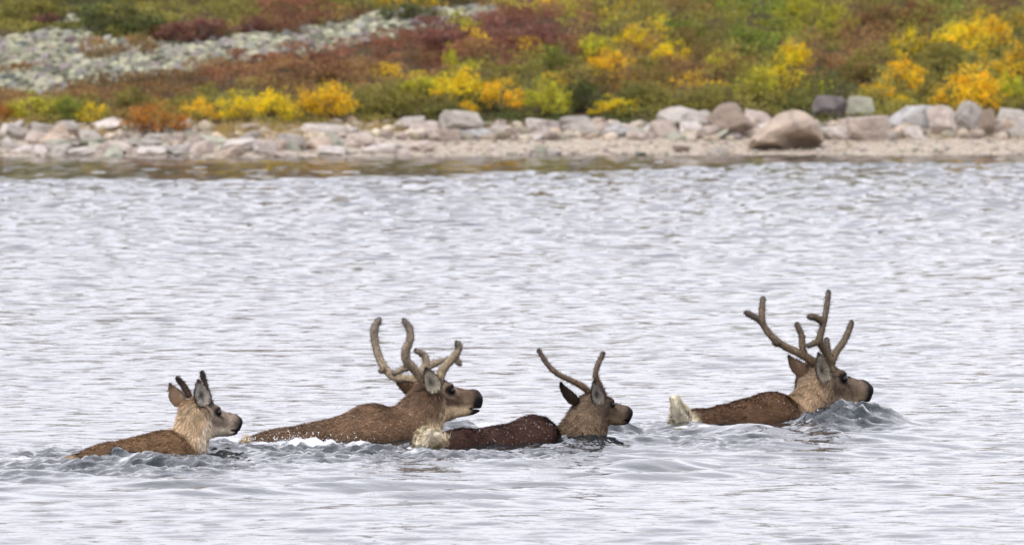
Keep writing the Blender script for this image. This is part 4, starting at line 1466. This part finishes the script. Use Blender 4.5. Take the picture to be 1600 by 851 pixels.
bull = dict(seed=2, px0=400, py0=690, yaw=16, head_yaw=20, hairs=60000, frost=.13,
    label='second caribou from the left, grey-brown bull with thick pale velvet antlers and dark muzzle',
    torso=[(391, 704, 18, 0), (408, 706, 24, 0), (440, 712, 40, 0), (500, 718, 55, 0), (550, 710, 58, 0), (585, 700, 62, 0), (625, 700, 54, 0)],
    lumps=[(578, 672, 33, 0)],
    neck=[(664, 634, 30, 0), (655, 652, 34, 0), (638, 680, 42, 0), (610, 700, 46, 0)],
    eye=(706.5, 609.5), nose=(753.5, 624), muzzle=1.15, jaw=1.2, rump=(386, 698, 0, 18), nose_tip=.9,
    colors=dict(back=(113, 88, 66), neck=(122, 97, 75), throat=(214, 192, 158), face=(120, 97, 78), brow=(76, 62, 53), dark=(34, 27, 25), nose=(24, 21, 22), rump=(206, 184, 146)),
    ears=[((683, 613), (667, 575), 32, (.4, -1, .15), (176, 168, 152), (120, 98, 78), (52, 42, 36), -.17),
          ((655, 611), (621, 599), 24, (-.2, 1, .3), (110, 92, 76), (92, 70, 54), (60, 48, 40), .07)],
    drops=18, drop_spots=[(590, 660, 60), (640, 655, 30), (520, 675, 50)],
    antlers=[dict(base=(162, 145, 120), tip=(130, 121, 114), branches=[
                [(678, 602, 7.5, -.08), (660, 592, 6.5, -.10), (646, 575, 6.6, -.13), (634.5, 562, 6.6, -.16), (634, 547, 6.6, -.18), (641, 529, 6.4, -.2), (639, 512, 6, -.2), (632.5, 502, 5, -.2)],
                [(643, 572, 5.5, -.13), (630, 576, 5, -.13), (617, 583, 4.2, -.13)],
                [(683, 600, 7, -.09), (692, 577, 6.4, -.10), (704, 563, 6.2, -.11), (714, 551, 5.6, -.12), (717, 541, 4.8, -.12), (715, 537, 4.8, -.12)],
                [(711, 559, 4.5, -.11), (717, 567, 4.4, -.11)]]),
             dict(base=(154, 138, 114), tip=(126, 117, 110), branches=[
                [(662, 600, 7.5, .06), (640, 593, 6.6, .07), (620, 590, 6.4, .10), (605, 580, 6.2, .14), (593, 560, 6.2, .18), (586, 535, 6.4, .2), (585, 514, 6.8, .2), (591.5, 501, 5.2, .2)],
                [(602, 576, 4.5, .14), (596, 579, 4.4, .14)],
                [(662, 598, 6.4, .06), (660, 582, 6, .06), (666, 566, 5.6, .07), (662, 554, 5.2, .08), (651.5, 548, 4.6, .08)],
                [(664, 576, 5.2, .06), (678, 568, 5.2, .08), (698, 562, 4.4, .1)]])],
    tail=[(396, 692, 8, -.02), (386, 694, 8, -.02), (379, 701, 5, -.03)], tail_col=(206, 184, 146), tail_hairs=900)
cow = dict(seed=3, px0=672, py0=698, yaw=36, head_yaw=36, hairs=50000, frost=.05,
    label='dark brown caribou with thin unbranched antlers, low in the water, third from the left',
    torso=[(676, 716, 36, 0), (720, 720, 46, 0), (775, 715, 44, 0), (828, 697, 44, 0)],
    lumps=[(838, 685, 31, 0)],
    neck=[(920, 648, 26, .10), (914, 667, 31, .10), (902, 694, 36, .06), (872, 718, 40, 0)],
    eye=(958.4, 631.5), nose=(987, 646.5), muzzle=1.0, rump=(658, 690, 0, 30), nose_tip=.3,
    colors=dict(back=(72, 47, 37), neck=(124, 104, 84), throat=(150, 128, 102), face=(126, 107, 88), brow=(88, 71, 58), dark=(42, 32, 28), nose=(28, 24, 25), rump=(206, 190, 160)),
    ears=[((939, 632), (930, 596), 25, (.35, -1, .1), (158, 151, 142), (100, 82, 68), (50, 40, 36), -.12),
          ((902, 628), (877, 596), 25, (.75, .8, .2), (60, 50, 44), (66, 52, 44), (40, 32, 30), .10)],
    drops=55, drop_spots=[(840, 668, 30), (815, 676, 34), (770, 685, 34)],
    antlers=[dict(base=(120, 98, 78), tip=(112, 100, 92), branches=[[(944, 618, 4.4, -.04), (936, 600, 4.2, -.05), (930.5, 585, 4.2, -.06), (935, 568, 4, -.07), (942, 553, 3.4, -.08)]]),
             dict(base=(124, 102, 80), tip=(110, 98, 90), branches=[[(920, 612, 4.2, .05), (908, 602, 4.2, .06), (892, 594, 4.2, .08), (870, 583, 4.2, .1), (854, 567, 4, .12), (843, 549, 3.6, .13)]])],
    tail=[(690, 690, 12, -.20), (676, 684, 14, -.22), (664, 684, 13, -.24), (657, 698, 10, -.26)], tail_col=(234, 222, 196), tail_hairs=4600, tail_flow=.8)
lead = dict(seed=4, px0=1075, py0=662, yaw=40, head_yaw=34, hairs=52000, frost=.05,
    label='lead caribou at the right, rich brown with tall branching antlers and raised white tail',
    torso=[(1086, 694, 46, 0), (1130, 692, 54, 0), (1175, 682, 56, 0), (1200, 672, 50, 0)],
    lumps=[(1207, 652, 38, 0), (1090, 672, 30, 0)],
    neck=[(1277, 606, 25, .08), (1271, 622, 28, .07), (1258, 645, 34, .03), (1225, 675, 42, 0)],
    eye=(1320, 591), nose=(1363, 612), muzzle=1.0, rump=(1060, 664, -.05, 36), nose_tip=.8,
    colors=dict(back=(104, 77, 55), neck=(164, 140, 112), throat=(176, 152, 124), face=(142, 122, 102), brow=(100, 81, 66), dark=(38, 30, 27), nose=(28, 25, 26), rump=(214, 202, 174)),
    ears=[((1293, 597), (1281, 551), 28, (.4, -1, .1), (164, 154, 138), (112, 92, 74), (62, 50, 42), -.13),
          ((1259, 584), (1232, 555), 25, (.2, 1, .3), (150, 134, 116), (140, 118, 96), (84, 66, 54), .12)],
    drops=22, drop_spots=[(1150, 655, 50), (1215, 640, 30)],
    antlers=[dict(base=(122, 106, 84), tip=(108, 98, 92), branches=[
                [(1300, 580, 6, -.06), (1297, 562, 6, -.07), (1288, 546, 5.8, -.08), (1281, 532, 5.6, -.1), (1286, 508, 5.2, -.13), (1291.5, 482, 5, -.15), (1294.5, 458, 4.6, -.16)],
                [(1284, 502, 4.8, -.13), (1275, 496, 4.6, -.13), (1266, 495, 4.4, -.13)],
                [(1281, 533, 4.6, -.1), (1273, 536, 4.2, -.1), (1264, 540, 3.4, -.1)],
                [(1299, 566, 5.4, -.07), (1306, 551, 5.2, -.08), (1318, 534, 5, -.09), (1326, 518, 4.8, -.1), (1330, 505, 4.4, -.1)]]),
             dict(base=(124, 108, 86), tip=(108, 98, 92), branches=[
                [(1282, 574, 6, .05), (1268, 563, 6, .06), (1250, 552, 6, .08), (1223, 539, 5.6, .12), (1203, 522, 5.4, .15), (1188, 501, 5, .18), (1177, 494, 4.8, .19), (1167, 489, 4.4, .2)],
                [(1191, 505, 4.8, .18), (1190.5, 486, 4.8, .19), (1192, 468, 4.5, .2)],
                [(1217, 537, 4, .12), (1211, 535.5, 4, .12)],
                [(1256, 555, 5, .07), (1254, 540, 5, .07), (1253, 525, 4.8, .08), (1246, 508, 4.6, .09)],
                [(1285, 572, 5, .05), (1294, 552, 4.8, .06), (1292, 532, 4.6, .07)]])],
    tail=[(1067, 664, 16, -.20), (1062, 650, 13, -.22), (1058, 636, 8.5, -.23), (1054, 621, 4.5, -.23)], tail_col=(238, 230, 210), tail_hairs=3200)
HERD = [caribou(s) for s in (calf, bull, cow, lead)]

# spray thrown up where the animals push through the water
rs = np.random.RandomState(5)
SPRAY = [(185, 706, .17, .030, 260, 'white spray washing over the calf\'s flank at the left'),
         (355, 690, .10, .05, 110, 'fine spray under the chin of the calf at the left'),
         (455, 692, .28, .030, 260, 'white splashes along the flank of the grey-brown bull'),
         (745, 662, .07, .04, 40, 'spray dripping below the dark muzzle of the bull'),
         (885, 684, .10, .05, 140, 'clear splash between the dark caribou\'s shoulder and neck'),
         (1300, 655, .20, .04, 130, 'droplets on the bow wave under the lead caribou\'s throat')]
for (a, b, wx, hz, k, lab) in SPRAY:
    x0, y0 = wp(a, b + 4)
    cen = np.stack([x0 + rs.randn(k) * wx * .6, y0 + rs.randn(k) * .10, np.abs(rs.randn(k)) * hz + .01], 1)
    dv, dp = drop_mesh(cen, rs.uniform(.0008, .0034, k) * rs.uniform(.5, 1.2, k), rs)
    tag(link('spray', mesh('spray', dv, dp), m_drop), lab, 'spray', kind='stuff')
